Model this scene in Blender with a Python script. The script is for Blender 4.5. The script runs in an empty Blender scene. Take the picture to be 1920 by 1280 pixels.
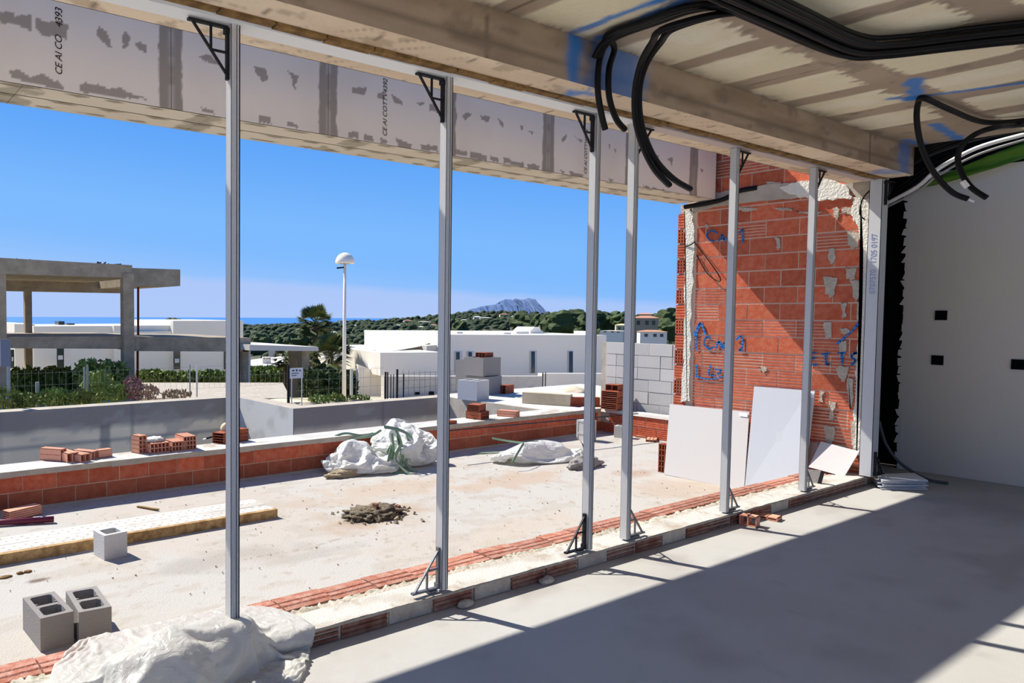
import bpy, bmesh, math, random
import numpy as np
from mathutils import Vector, Matrix, noise as mnoise
random.seed(7); np.random.seed(7)
SC = bpy.context.scene; COL = SC.collection
PI = math.pi
# ------------------------------------------------------------------ camera
CF, YAW, PIT, ROL, CX, CY, CZ = 1388.473, 0.989129, 0.045398, -0.00462529, 577.565, 650.429, 1.73
_f = np.array([math.cos(YAW)*math.cos(PIT), math.sin(YAW)*math.cos(PIT), -math.sin(PIT)])
_r = np.array([math.sin(YAW), -math.cos(YAW), 0.0]); _d = np.cross(_f, _r)
_r, _d = math.cos(ROL)*_r + math.sin(ROL)*_d, -math.sin(ROL)*_r + math.cos(ROL)*_d
cam = bpy.data.cameras.new('camera'); camo = bpy.data.objects.new('camera', cam); COL.objects.link(camo)
camo.matrix_world = Matrix(((_r[0], -_d[0], -_f[0], 0), (_r[1], -_d[1], -_f[1], 0), (_r[2], -_d[2], -_f[2], CZ), (0, 0, 0, 1)))
cam.sensor_width = 36; cam.lens = CF/1920*36
cam.shift_x = (960-CX)/1920; cam.shift_y = (CY-640)/1920
cam.clip_start = 0.05; cam.clip_end = 60000
SC.camera = camo
# ------------------------------------------------------------------ sky, sun, exposure
vs = SC.view_settings
vs.view_transform = 'Standard'; vs.look = 'None'; vs.gamma = 1; vs.use_curve_mapping = False; vs.exposure = 0.10
SC.cycles.max_bounces = 8; SC.cycles.diffuse_bounces = 5; SC.cycles.caustics_reflective = False; SC.cycles.caustics_refractive = False
SC.cycles.use_denoising = True
def lin(v):
    v = v/255.0
    return v/12.92 if v <= 0.04045 else ((v+0.055)/1.055)**2.4
def c(r, g, b): return (lin(r), lin(g), lin(b), 1)
W = bpy.data.worlds.new('sky'); SC.world = W; W.use_nodes = True
nt = W.node_tree; nt.nodes.clear()
N = lambda t, n=nt: n.nodes.new(t)
geo = N('ShaderNodeTexCoord'); sep = N('ShaderNodeSeparateXYZ'); nt.links.new(geo.outputs['Generated'], sep.inputs[0])
def mth(op, a, b=None, tree=nt):
    m = tree.nodes.new('ShaderNodeMath'); m.operation = op
    for i, v in enumerate((a, b)):
        if v is None: continue
        if isinstance(v, (int, float)): m.inputs[i].default_value = v
        else: tree.links.new(v, m.inputs[i])
    return m.outputs[0]
elev = mth('ARCSINE', sep.outputs[2]); az = mth('ARCTAN2', sep.outputs[1], sep.outputs[0])
ramp = N('ShaderNodeValToRGB'); ramp.color_ramp.interpolation = 'EASE'
els = [(0.0, c(170, 202, 250)), (0.10, c(126, 186, 253)), (0.24, c(94, 164, 248)), (0.5, c(66, 132, 218)), (1.0, c(52, 96, 165))]
cr = ramp.color_ramp
cr.elements[0].position, cr.elements[0].color = els[0]; cr.elements[1].position, cr.elements[1].color = els[-1]
for p_, c_ in els[1:-1]:
    e_ = cr.elements.new(p_); e_.color = c_
# the sky is a little deeper blue away from the sun's side
azt = mth('MULTIPLY', mth('SUBTRACT', 1.2, az), 0.16)
nt.links.new(mth('ADD', mth('DIVIDE', elev, 1.1), mth('MULTIPLY', azt, mth('MULTIPLY', mth('GREATER_THAN', elev, 0.0), 0.55))), ramp.inputs[0])
# thin haze bank low over the sea, its top edge falling slowly to the right
nz = N('ShaderNodeTexNoise'); nz.inputs['Scale'].default_value = 14; nz.inputs['Detail'].default_value = 4
nt.links.new(geo.outputs['Generated'], nz.inputs['Vector'])
top = mth('ADD', mth('MULTIPLY', az, 0.055), mth('MULTIPLY', nz.outputs[0], 0.012))
band = N('ShaderNodeMapRange'); band.inputs['From Min'].default_value = -0.006; band.inputs['From Max'].default_value = 0.005
nt.links.new(mth('SUBTRACT', mth('SUBTRACT', top, 0.022), elev), band.inputs['Value'])
mx = N('ShaderNodeMix'); mx.data_type = 'RGBA'
nt.links.new(mth('MULTIPLY', band.outputs[0], 0.8), mx.inputs[0]); nt.links.new(ramp.outputs[0], mx.inputs[6]); mx.inputs[7].default_value = c(176, 200, 248)
bg = N('ShaderNodeBackground'); bg.inputs['Strength'].default_value = 0.94
nt.links.new(mx.outputs[2], bg.inputs[0]); wo = N('ShaderNodeOutputWorld'); nt.links.new(bg.outputs[0], wo.inputs[0])
SUN = Vector((-0.38, 1.0, 1.22)).normalized()
sl = bpy.data.lights.new('sun', 'SUN'); sl.energy = 6.6; sl.angle = math.radians(0.53); sl.color = (1.0, 0.955, 0.87)
so = bpy.data.objects.new('sun', sl); COL.objects.link(so); so.rotation_euler = SUN.to_track_quat('Z', 'Y').to_euler(); so.location = (0, 20, 30)

# ------------------------------------------------------------------ helpers
def ray(x, y): return _f + _r*(x-CX)/CF + _d*(y-CY)/CF
def PZ(x, y, z): v = ray(x, y); t = (z-CZ)/v[2]; return Vector((v[0]*t, v[1]*t, z))
def PX(x, y, X): v = ray(x, y); t = X/v[0]; return Vector((X, v[1]*t, CZ+v[2]*t))
def PY(x, y, Y): v = ray(x, y); t = Y/v[1]; return Vector((v[0]*t, Y, CZ+v[2]*t))
def PD(x, y, D): v = ray(x, y); return Vector((v[0]*D, v[1]*D, CZ+v[2]*D))   # at depth D along the view
def inp(node, name, v): node.inputs[name].default_value = v
def M(name, rgb, rough=0.9, var=0.12, scale=6, bump=0.15, bscale=80, metallic=0, attr=False, objvar=0.0, rgb2=None, detail=6, spec=0.3, coat=0, dist=0.01, thr=None):
    m = bpy.data.materials.new(name); m.use_nodes = True; t = m.node_tree; t.nodes.clear()
    o = t.nodes.new('ShaderNodeOutputMaterial'); b = t.nodes.new('ShaderNodeBsdfPrincipled'); t.links.new(b.outputs[0], o.inputs[0])
    inp(b, 'Roughness', rough); inp(b, 'Metallic', metallic); inp(b, 'Specular IOR Level', spec)
    g = t.nodes.new('ShaderNodeNewGeometry')
    n1 = t.nodes.new('ShaderNodeTexNoise'); inp(n1, 'Scale', scale); inp(n1, 'Detail', detail); inp(n1, 'Roughness', 0.6)
    t.links.new(g.outputs['Position'], n1.inputs['Vector'])
    base = None
    if attr:
        a = t.nodes.new('ShaderNodeAttribute'); a.attribute_name = 'Col'; base = a.outputs['Color']
    else:
        r = t.nodes.new('ShaderNodeRGB'); r.outputs[0].default_value = rgb; base = r.outputs[0]
        if rgb2 is not None:
            mx = t.nodes.new('ShaderNodeMix'); mx.data_type = 'RGBA'
            rr = t.nodes.new('ShaderNodeMapRange'); inp(rr, 'From Min', 0.38 if thr is None else thr); inp(rr, 'From Max', 0.62 if thr is None else thr+0.05)
            t.links.new(n1.outputs[0], rr.inputs['Value']); t.links.new(rr.outputs[0], mx.inputs[0])
            t.links.new(base, mx.inputs[6]); mx.inputs[7].default_value = rgb2; base = mx.outputs[2]
    # value variation
    n2 = t.nodes.new('ShaderNodeTexNoise'); inp(n2, 'Scale', scale*3.7); inp(n2, 'Detail', detail); inp(n2, 'Roughness', 0.7)
    t.links.new(g.outputs['Position'], n2.inputs['Vector'])
    k = mth('ADD', 1-var, mth('MULTIPLY', n2.outputs[0], 2*var, t), t)
    if objvar:
        oi = t.nodes.new('ShaderNodeObjectInfo')
        k = mth('MULTIPLY', k, mth('ADD', 1-objvar, mth('MULTIPLY', oi.outputs['Random'], 2*objvar, t), t), t)
    vm = t.nodes.new('ShaderNodeVectorMath'); vm.operation = 'SCALE'
    t.links.new(base, vm.inputs[0]); t.links.new(k, vm.inputs['Scale']); t.links.new(vm.outputs[0], b.inputs['Base Color'])
    if bump:
        n3 = t.nodes.new('ShaderNodeTexNoise'); inp(n3, 'Scale', bscale); inp(n3, 'Detail', 5)
        t.links.new(g.outputs['Position'], n3.inputs['Vector'])
        bp = t.nodes.new('ShaderNodeBump'); inp(bp, 'Strength', bump); inp(bp, 'Distance', dist)
        t.links.new(n3.outputs[0], bp.inputs['Height']); t.links.new(bp.outputs[0], b.inputs['Normal'])
    return m
def smooth(o):
    for p in o.data.polygons: p.use_smooth = True
    return o
def tag(o, label=None, cat=None, group=None, kind=None):
    if label: o['label'] = label
    if cat: o['category'] = cat
    if group: o['group'] = group
    if kind: o['kind'] = kind
    return o
def wloc(p):
    v = Vector((0, 0, 0))
    while p is not None: v += p.location; p = p.parent
    return v
def link(name, me, mat, parent=None, loc=(0, 0, 0)):
    o = bpy.data.objects.new(name, me); COL.objects.link(o); o.parent = parent; o.location = loc
    if mat is not None and not len(me.materials): me.materials.append(mat)
    return o
class MB:
    def __init__(s): s.v = []; s.f = []; s.xf = None
    def add(s, vs_, fs):
        n = len(s.v)
        if s.xf is not None: vs_ = [s.xf @ Vector(p) for p in vs_]
        s.v += [tuple(p) for p in vs_]; s.f += [tuple(i+n for i in f) for f in fs]; return s
    def box(s, x0, x1, y0, y1, z0, z1):
        return s.add([(x0, y0, z0), (x1, y0, z0), (x1, y1, z0), (x0, y1, z0), (x0, y0, z1), (x1, y0, z1), (x1, y1, z1), (x0, y1, z1)],
                     [(0, 3, 2, 1), (4, 5, 6, 7), (0, 1, 5, 4), (1, 2, 6, 5), (2, 3, 7, 6), (3, 0, 4, 7)])
    def hexa(s, pts):   # 8 points: bottom ring, top ring
        return s.add(pts, [(0, 3, 2, 1), (4, 5, 6, 7), (0, 1, 5, 4), (1, 2, 6, 5), (2, 3, 7, 6), (3, 0, 4, 7)])
    def tube(s, pts, r, n=8, cap=True, r1=None):
        pts = [Vector(p) for p in pts]; k = len(pts); vs_ = []; up = None
        for i, p in enumerate(pts):
            d = (pts[min(i+1, k-1)]-pts[max(i-1, 0)]).normalized()
            if up is None: up = d.cross(Vector((0, 0, 1)) if abs(d.z) < 0.9 else Vector((1, 0, 0))).normalized()
            up = (up - d*up.dot(d)).normalized(); w = d.cross(up)
            rr = r if r1 is None else r+(r1-r)*i/(k-1)
            for j in range(n):
                a = 2*PI*j/n; vs_.append(p+up*math.cos(a)*rr+w*math.sin(a)*rr)
        fs = []
        for i in range(k-1):
            for j in range(n): fs.append((i*n+j, i*n+(j+1) % n, (i+1)*n+(j+1) % n, (i+1)*n+j))
        if cap: fs += [tuple(range(n-1, -1, -1)), tuple((k-1)*n+j for j in range(n))]
        return s.add(vs_, fs)
    def bar(s, a, b, w, h, up=(0, 0, 1)):
        a = Vector(a); b = Vector(b); d = (b-a).normalized(); u = Vector(up); sd = d.cross(u)
        if sd.length < 1e-4: sd = d.cross(Vector((1, 0, 0)))
        sd.normalize(); u = sd.cross(d)
        q = [(-w/2, -h/2), (w/2, -h/2), (w/2, h/2), (-w/2, h/2)]
        return s.add([p+sd*x+u*y for p in (a, b) for x, y in q], [(0, 1, 2, 3), (7, 6, 5, 4), (0, 4, 5, 1), (1, 5, 6, 2), (2, 6, 7, 3), (3, 7, 4, 0)])
    def prism(s, poly, d):   # poly: list of 3D pts, extruded by vector d
        n = len(poly); d = Vector(d); P = [Vector(p) for p in poly]
        return s.add(P+[p+d for p in P], [tuple(range(n)), tuple(range(2*n-1, n-1, -1))]+[(i, i+n, (i+1) % n+n, (i+1) % n) for i in range(n)])
    def mesh(s, name):
        me = bpy.data.meshes.new(name); me.from_pydata(s.v, [], s.f); me.update()
        bm = bmesh.new(); bm.from_mesh(me); bmesh.ops.recalc_face_normals(bm, faces=bm.faces); bm.to_mesh(me); bm.free(); return me
    def build(s, name, mat, parent=None, loc=None, local=False):
        if not s.v: return None
        a = np.array(s.v, float)
        if parent is not None: off = Vector((0, 0, 0)) if local else wloc(parent); L = (0, 0, 0)
        else:
            if loc is None: mn = a.min(0); mxx = a.max(0); loc = ((mn[0]+mxx[0])/2, (mn[1]+mxx[1])/2, mn[2])
            off = Vector(loc) if not local else Vector((0, 0, 0)); L = loc
        s.v = [tuple(p) for p in (a-np.array(off))]
        return link(name, s.mesh(name), mat, parent, L)
def empty(name, loc, rz=0, label=None, cat=None, group=None, kind=None):
    o = bpy.data.objects.new(name, None); COL.objects.link(o); o.location = loc; o.rotation_euler = (0, 0, rz); o.empty_display_size = 0.1
    return tag(o, label, cat, group, kind)
def copytree(o, parent=None):
    q = o.copy(); COL.objects.link(q); q.parent = parent
    for ch in list(o.children): copytree(ch, q)
    return q
def catmull(P, n=6):
    P = [Vector(p) for p in P]; out = []
    for i in range(len(P)-1):
        a = P[max(i-1, 0)]; b = P[i]; c_ = P[i+1]; d = P[min(i+2, len(P)-1)]
        for k in range(n):
            t = k/n; out.append(0.5*((2*b)+(c_-a)*t+(2*a-5*b+4*c_-d)*t*t+(3*b-a-3*c_+d)*t**3))
    return out+[P[-1]]
# numpy noise
def vn(x, y, seed=0):
    xi = np.floor(x).astype(np.int64); yi = np.floor(y).astype(np.int64); fx = x-xi; fy = y-yi
    fx = fx*fx*(3-2*fx); fy = fy*fy*(3-2*fy)
    def h(a, b):
        n = (a*374761393+b*668265263+seed*974634777) & 0xffffffff
        n = ((n ^ (n >> 13))*1274126177) & 0xffffffff
        return ((n ^ (n >> 16)) & 0xffff)/65535.0
    return (h(xi, yi)*(1-fx)+h(xi+1, yi)*fx)*(1-fy)+(h(xi, yi+1)*(1-fx)+h(xi+1, yi+1)*fx)*fy
def fbm(x, y, seed=0, o=4):
    s = 0; a = 0.5; t = 0
    for i in range(o): s = s+a*vn(x*2**i, y*2**i, seed+i); t += a; a *= 0.5
    return s/t
def inpoly(x, y, poly):
    r = np.zeros(x.shape, bool); n = len(poly)
    for i in range(n):
        x0, y0 = poly[i]; x1, y1 = poly[(i+1) % n]
        if y0 == y1: continue
        cnd = ((y0 > y) != (y1 > y)) & (x < (x1-x0)*(y-y0)/(y1-y0)+x0); r ^= cnd
    return r
def segd(x, y, a, b):
    dx, dy = b[0]-a[0], b[1]-a[1]; t = np.clip(((x-a[0])*dx+(y-a[1])*dy)/(dx*dx+dy*dy+1e-9), 0, 1)
    return np.hypot(x-a[0]-t*dx, y-a[1]-t*dy)
def sst(e0, e1, v):
    t = np.clip((v-e0)/(e1-e0), 0, 1); return t*t*(3-2*t)
def mixc(C, m, col, k=1.0):
    m = np.clip(m*k, 0, 1)[..., None]; return C*(1-m)+np.array(col[:3])*m
def grid(name, O, U, V, lu, lv, st, fn, mat, parent=None, hfn=None, stv=None):
    """painted sheet: O origin, U,V unit dirs, colour fn(u,v)->rgb, optional height fn along UxV"""
    nu = max(1, int(round(lu/st))); nv = max(1, int(round(lv/(stv or st))))
    u, v = np.meshgrid(np.linspace(0, lu, nu+1), np.linspace(0, lv, nv+1), indexing='ij')
    O = np.array(O, float); U = np.array(U, float); V = np.array(V, float); Nn = np.cross(U, V)
    P = O+u[..., None]*U+v[..., None]*V
    if hfn is not None: P = P+hfn(u, v)[..., None]*Nn
    P = P.reshape(-1, 3); off = np.array(wloc(parent)) if parent is not None else P.mean(0)*np.array([1, 1, 0])+np.array([0, 0, P[:, 2].min()])
    P = P-off
    i = np.arange(nu*nv); a = (i//nv)*(nv+1)+(i % nv); F = np.stack([a, a+nv+1, a+nv+2, a+1], 1)
    me = bpy.data.meshes.new(name); me.vertices.add(len(P)); me.vertices.foreach_set('co', P.ravel())
    me.loops.add(F.size); me.loops.foreach_set('vertex_index', F.ravel().astype(np.int32))
    me.polygons.add(len(F)); me.polygons.foreach_set('loop_start', np.arange(0, F.size, 4, dtype=np.int32))
    try: me.polygons.foreach_set('loop_total', np.full(len(F), 4, dtype=np.int32))
    except Exception: pass
    me.update(calc_edges=True)
    if fn is not None:
        C = fn(u, v).reshape(-1, 3); A = np.ones((len(P), 4), np.float32); A[:, :3] = C
        at = me.color_attributes.new('Col', 'FLOAT_COLOR', 'POINT'); at.data.foreach_set('color', A.ravel())
    me.validate()
    o = link(name, me, mat, parent, (0, 0, 0) if parent is not None else tuple(off))
    return smooth(o) if hfn is not None else o
def rgbc(*a): return np.array(c(*a)[:3])

# ------------------------------------------------------------------ materials
m_paint = M('painted_concrete', None, attr=True, var=0.10, scale=9, bump=0.25, bscale=70)
m_paintf = M('floor_screed', None, attr=True, var=0.05, scale=3, bump=0.12, bscale=120, rough=0.75)
m_terr = M('terrace_concrete', None, attr=True, var=0.13, scale=14, bump=0.5, bscale=90, dist=0.012)
m_board = M('cement_board', None, attr=True, var=0.03, scale=20, bump=0.05, bscale=200)
m_conc = M('concrete', c(172, 162, 146), var=0.18, scale=5, bump=0.3, rgb2=c(188, 178, 162))
m_concl = M('light_concrete', c(204, 198, 186), var=0.1, scale=6, bump=0.3, rgb2=c(214, 208, 198))
m_beamc = M('beam_concrete', c(150, 138, 124), var=0.2, scale=4, bump=0.3, rgb2=c(172, 160, 146))
m_mort = M('mortar', c(182, 168, 150), var=0.2, scale=15, bump=0.8, bscale=50, dist=0.02, rgb2=c(196, 186, 170))
m_mortj = M('joint_mortar', c(214, 186, 164), var=0.15, scale=20, bump=0.4)
m_mortw = M('whitish_mortar', c(226, 222, 208), var=0.14, scale=20, bump=0.9, bscale=45, dist=0.02)
m_brick = M('red_brick', c(158, 84, 58), var=0.16, scale=14, bump=0.3, objvar=0.16, rgb2=c(172, 98, 70))
m_brickw = M('wall_brick', c(190, 90, 60), var=0.22, scale=16, bump=0.4, objvar=0.2, rgb2=c(200, 112, 82))
m_brickl = M('pale_brick', c(222, 158, 130), var=0.12, scale=14, bump=0.3, objvar=0.1)
m_brickd = M('dusty_brick', c(168, 104, 82), var=0.26, scale=18, bump=0.5, objvar=0.18, rgb2=c(186, 142, 124))
m_bricks = M('stained_brick', c(134, 84, 66), var=0.3, scale=14, bump=0.6, objvar=0.25, rgb2=c(156, 120, 100))
m_edge = M('plank_edge', c(196, 162, 112), var=0.3, scale=16, bump=0.6, rgb2=c(150, 116, 74))
m_block = M('grey_block', c(150, 145, 140), var=0.16, scale=25, bump=0.7, bscale=130, objvar=0.06)
m_blockl = M('pale_block', c(196, 194, 190), var=0.1, scale=12, bump=0.5, bscale=90, objvar=0.1)
m_alu = M('galvanised_steel', c(204, 203, 200), rough=0.5, metallic=0.35, var=0.08, scale=12, bump=0.03)
m_alub = M('matt_metal', c(205, 206, 206), rough=0.6, metallic=0.3, var=0.06, scale=10, bump=0.02)
m_bracket = M('dark_bracket', c(42, 42, 44), rough=0.55, metallic=0.6, var=0.2, bump=0.1)
m_track = M('white_track', c(240, 242, 242), rough=0.5, var=0.03, bump=0.02)
m_track_shade = M('shaded_track', c(196, 182, 176), rough=0.6, var=0.08, bump=0.02)  # same track in shadow, the shade put into a pinkish grey
m_wood = M('raw_wood', c(150, 118, 72), var=0.35, scale=14, bump=0.6, rgb2=c(110, 82, 48))
m_black = M('black_conduit', c(9, 9, 10), rough=0.5, var=0.3, bump=0.1, spec=0.22)
m_blacks = M('black_sheet', c(9, 9, 10), rough=0.8, var=0.3, bump=0.3, spec=0.1)
m_blue = M('blue_paint', c(52, 128, 205), var=0.3, scale=60, bump=0.1)
m_white = M('white_render', c(246, 238, 222), var=0.03, scale=3, bump=0.05)
m_plast = M('wall_plaster', c(226, 218, 202), var=0.04, scale=2, bump=0.12, bscale=50)
m_green = M('green_sheet', c(92, 134, 34), rough=0.5, var=0.15, bump=0.3, bscale=20)
m_glass = M('dark_glass', c(40, 52, 52), rough=0.15, var=0.1, bump=0, spec=0.6)
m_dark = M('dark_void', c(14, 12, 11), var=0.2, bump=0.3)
m_pink = M('terracotta', c(214, 150, 120), var=0.12, bump=0.2)
m_paper = M('white_board', c(238, 238, 240), var=0.03, bump=0.05)
m_tile = M('grey_tile', c(206, 202, 198), var=0.03, scale=30, bump=0.04, rough=0.55)
m_tileb = M('bluegrey_tile', c(196, 200, 206), var=0.03, scale=30, bump=0.04, rough=0.55)
m_maroon = M('maroon_pipe', c(110, 40, 62), rough=0.4, var=0.1, bump=0)
m_leaf = M('leaf_green', c(138, 156, 84), var=0.35, scale=4, bump=0, rgb2=c(90, 114, 54), rough=0.7)
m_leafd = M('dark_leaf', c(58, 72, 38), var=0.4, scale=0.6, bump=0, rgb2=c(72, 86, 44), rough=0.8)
m_weed = M('weed_green', c(130, 142, 74), var=0.35, scale=6, bump=0, rgb2=c(92, 108, 54), rough=0.8)
m_bark = M('bark', c(96, 82, 66), var=0.3, scale=10, bump=0.6)
m_soil = M('dry_ground', c(206, 190, 164), var=0.18, scale=2, bump=0.4, rgb2=c(188, 176, 150))
m_bounce = M('bounce_patio', c(244, 234, 214), var=.06, scale=2)
m_pine = M('hill_forest', c(44, 58, 36), var=0.4, scale=0.12, bump=0, rgb2=c(66, 78, 50))
def cloth_mat(name, col, tr=0.3, rough=0.45, spec=0.4):
    m = bpy.data.materials.new(name); m.use_nodes = True; t = m.node_tree; b = t.nodes['Principled BSDF']; o = t.nodes['Material Output']
    inp(b, 'Base Color', col); inp(b, 'Roughness', rough); inp(b, 'Specular IOR Level', spec)
    tl = t.nodes.new('ShaderNodeBsdfTranslucent'); inp(tl, 'Color', col); ms = t.nodes.new('ShaderNodeMixShader'); inp(ms, 'Fac', tr)
    t.links.new(b.outputs[0], ms.inputs[1]); t.links.new(tl.outputs[0], ms.inputs[2]); t.links.new(ms.outputs[0], o.inputs[0])
    g = t.nodes.new('ShaderNodeNewGeometry'); n3 = t.nodes.new('ShaderNodeTexNoise'); inp(n3, 'Scale', 16); inp(n3, 'Detail', 5); inp(n3, 'Distortion', 1.2)
    t.links.new(g.outputs['Position'], n3.inputs['Vector']); bp = t.nodes.new('ShaderNodeBump'); inp(bp, 'Strength', 0.5); inp(bp, 'Distance', 0.03)
    t.links.new(n3.outputs[0], bp.inputs['Height']); t.links.new(bp.outputs[0], b.inputs['Normal']); t.links.new(bp.outputs[0], tl.inputs['Normal'])
    return m
m_plastic = cloth_mat('clear_plastic', c(240, 238, 232), 0.55, 0.3, 0.6)
m_bag = cloth_mat('woven_bag', c(240, 239, 234), 0.3, 0.6, 0.2)
m_bagd = cloth_mat('dusty_bag', c(176, 160, 130), 0.1, 0.8, 0.1)
m_strap = M('green_strap', c(128, 156, 128), rough=0.6, var=0.2, bump=0.1)
m_mount_haze = M('hazy_sea_rock', c(92, 114, 150), var=0.2, scale=0.004, bump=0, rgb2=c(70, 94, 134))  # distance haze is put into the rock's blue-grey colour
m_sea = M('sea_water', c(58, 120, 186), rough=0.6, var=0.06, scale=0.002, bump=0, spec=0.2)
BLUE = rgbc(50, 132, 214)

# ------------------------------------------------------------------ interior shell
def col_floor(u, v):
    x = u-1.8; y = v-2.2
    C = np.ones(u.shape+(3,))*rgbc(180, 178, 172)
    C = mixc(C, sst(0.45, 0.75, fbm(x*1.1, y*1.1, 3)), rgbc(172, 168, 161), 0.7)
    C = mixc(C, sst(0.5, 0.75, fbm(x*1.6+9, y*2.6, 5)), rgbc(156, 150, 144), 0.6)
    C = mixc(C, sst(0.68, 0.85, fbm(x*7, y*7, 8)), rgbc(148, 143, 138), 0.3)
    return C
fl = grid('floor', (-1.8, -2.2, 0), (1, 0, 0), (0, 1, 0), 12.0, 5.33, 0.04, col_floor, m_paintf); tag(fl, kind='structure')
MB().box(-1.8, 10.4, -2.2, 3.12, -0.24, -0.005).box(9.25, 10.4, 3.12, 3.6, -0.24, -0.001).build('floor_slab', m_conc, fl)
# ceiling with ribs, cream infill blocks and spray marks
cells = []
for i in range(-5, 8):
    x0 = 3.27+0.79*i if i < 1 else [0, 4.15, 4.88, 5.70, 6.45, 7.25, 8.05][i] if i < 7 else 8.6
    for j in range(-1, 9): cells.append((x0, x0+0.53, 2.83-0.79*j-0.57, 2.83-0.79*j))
def col_ceil(u, v):
    x = u-1.8; y = v-2.2
    C = np.ones(u.shape+(3,))*rgbc(176, 158, 138)
    C = mixc(C, sst(0.4, 0.7, fbm(x*2, y*2, 31)), rgbc(190, 172, 150), 0.8)
    C = mixc(C, sst(0.66, 0.72, fbm(x*6, y*6, 33)), rgbc(140, 128, 114), 0.5)
    jx = (fbm(x*7, y*5, 11)-0.5)*0.05; jy = (fbm(x*22, y*6, 12)-0.5)*0.17
    m = np.zeros(x.shape)
    for (a, b, p, q) in cells:
        if a > 7.3 and p > 2.2: continue
        k = sst(0, 0.02, np.minimum(np.minimum(x+jx*0.7-a+.015, b-x-jx*0.7+.015), np.minimum(y+jy-p, q+.02-y-jy*0.5))); m = np.maximum(m, k)
    C = mixc(C, m, rgbc(243, 232, 200)); C = mixc(C, m*sst(0.45, 0.7, fbm(x*3, y*3, 40)), rgbc(250, 242, 218), 0.8)
    for (a, b, w) in [((3.93, 2.84), (3.80, 2.2), .05), ((3.70, 2.84), (3.68, 2.25), .03), ((3.70, 2.3), (3.55, 1.7), .04), ((6.80, 2.30), (6.98, 2.19), .05), ((6.38, 2.05), (6.95, 2.24), .05),
                      ((6.9, 2.2), (7.09, 1.65), .03), ((8.92, 2.5), (8.0, 2.42), .04), ((8.9, 2.75), (8.5, 2.8), .05), ((7.09, 1.65), (7.3, 1.0), .03), ((4.2, 1.98), (4.6, 2.0), .035)]:
        C = mixc(C, sst(w*1.5, w*0.5, segd(x, y, a, b)+(fbm(x*14, y*14, 21)-0.5)*w*1.6), BLUE, 0.85)
    for xx in (3.15, 4.06, 5.58, 7.05):
        C = mixc(C, sst(0.012, 0.004, np.abs(x-xx+(fbm(x*0, y*5, 9)-.5)*.02))*sst(0.5, 0.55, fbm(x*3, y*3, 17)), rgbc(96, 84, 72), 0.8)
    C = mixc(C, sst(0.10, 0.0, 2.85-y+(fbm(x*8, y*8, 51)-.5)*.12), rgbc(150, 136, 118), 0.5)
    return C
# (unseen roof opening, added to brighten the ceiling: X -1..2.4, Y 0.2..2.0)
def cpiece(nm, x0, x1, y0, y1, par=None):
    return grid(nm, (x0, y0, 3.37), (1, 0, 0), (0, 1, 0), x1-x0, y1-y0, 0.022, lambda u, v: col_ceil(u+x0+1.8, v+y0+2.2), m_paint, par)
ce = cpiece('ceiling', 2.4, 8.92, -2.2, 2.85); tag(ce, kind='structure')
for q in ((-1.8, 2.4, 2.0, 2.85), (-1.8, 2.4, -2.2, 0.2), (-1.8, -1.0, 0.2, 2.0)): cpiece('ceiling_sheet', *q, ce)
MB().box(2.4, 8.92, -2.2, 2.85, 3.375, 3.60).box(-1.8, 2.4, 2.0, 2.85, 3.375, 3.6).box(-1.8, 2.4, -2.2, 0.2, 3.375, 3.6).box(-1.8, -1.0, 0.2, 2.0, 3.375, 3.6).build('ceiling_slab', m_beamc, ce)
# edge beam: painted inner face, soffit, then body
def col_beam(u, v):
    x = u-2.6; z = v
    C = np.ones(u.shape+(3,))*rgbc(150, 130, 108)
    C = mixc(C, sst(0.4, 0.65, fbm(x*1.6, z*9, 61)), rgbc(172, 152, 130), 0.8)
    C = mixc(C, sst(0.6, 0.7, fbm(x*5, z*18, 62)), rgbc(122, 106, 88), 0.6)
    for xx in (1.2, 3.02, 5.19, 6.15, 7.9): C = mixc(C, sst(0.012, 0.003, np.abs(x-xx+(fbm(x*0+z*12, z, 3)-.5)*.03)), rgbc(96, 84, 72), 0.8)
    for zz in (0.09, 0.17): C = mixc(C, sst(0.006, 0.002, np.abs(z-zz+(fbm(x*2, z*0, 5)-.5)*.012)), rgbc(106, 92, 78), 0.6)
    C = mixc(C, sst(0.42, 0.2, np.abs(x-4.15)+(fbm(x*9, z*9, 71)-.5)*.35), BLUE*0.8, 0.65)
    C = mixc(C, sst(0.1, 0.02, np.abs(x-3.74)+(fbm(x*9, z*9, 72)-.5)*.08), BLUE*0.8, 0.9)
    C = mixc(C, sst(0.2, 0.05, np.abs(x-8.7)+(fbm(x*9, z*9, 73)-.5)*.2), BLUE*0.75, 0.6)
    return C
bm_ = grid('trim_1', (-2.6, 2.85, 3.10), (1, 0, 0), (0, 0, 1), 11.52, 0.27, 0.03, col_beam, m_paint); tag(bm_, kind='structure')
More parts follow.
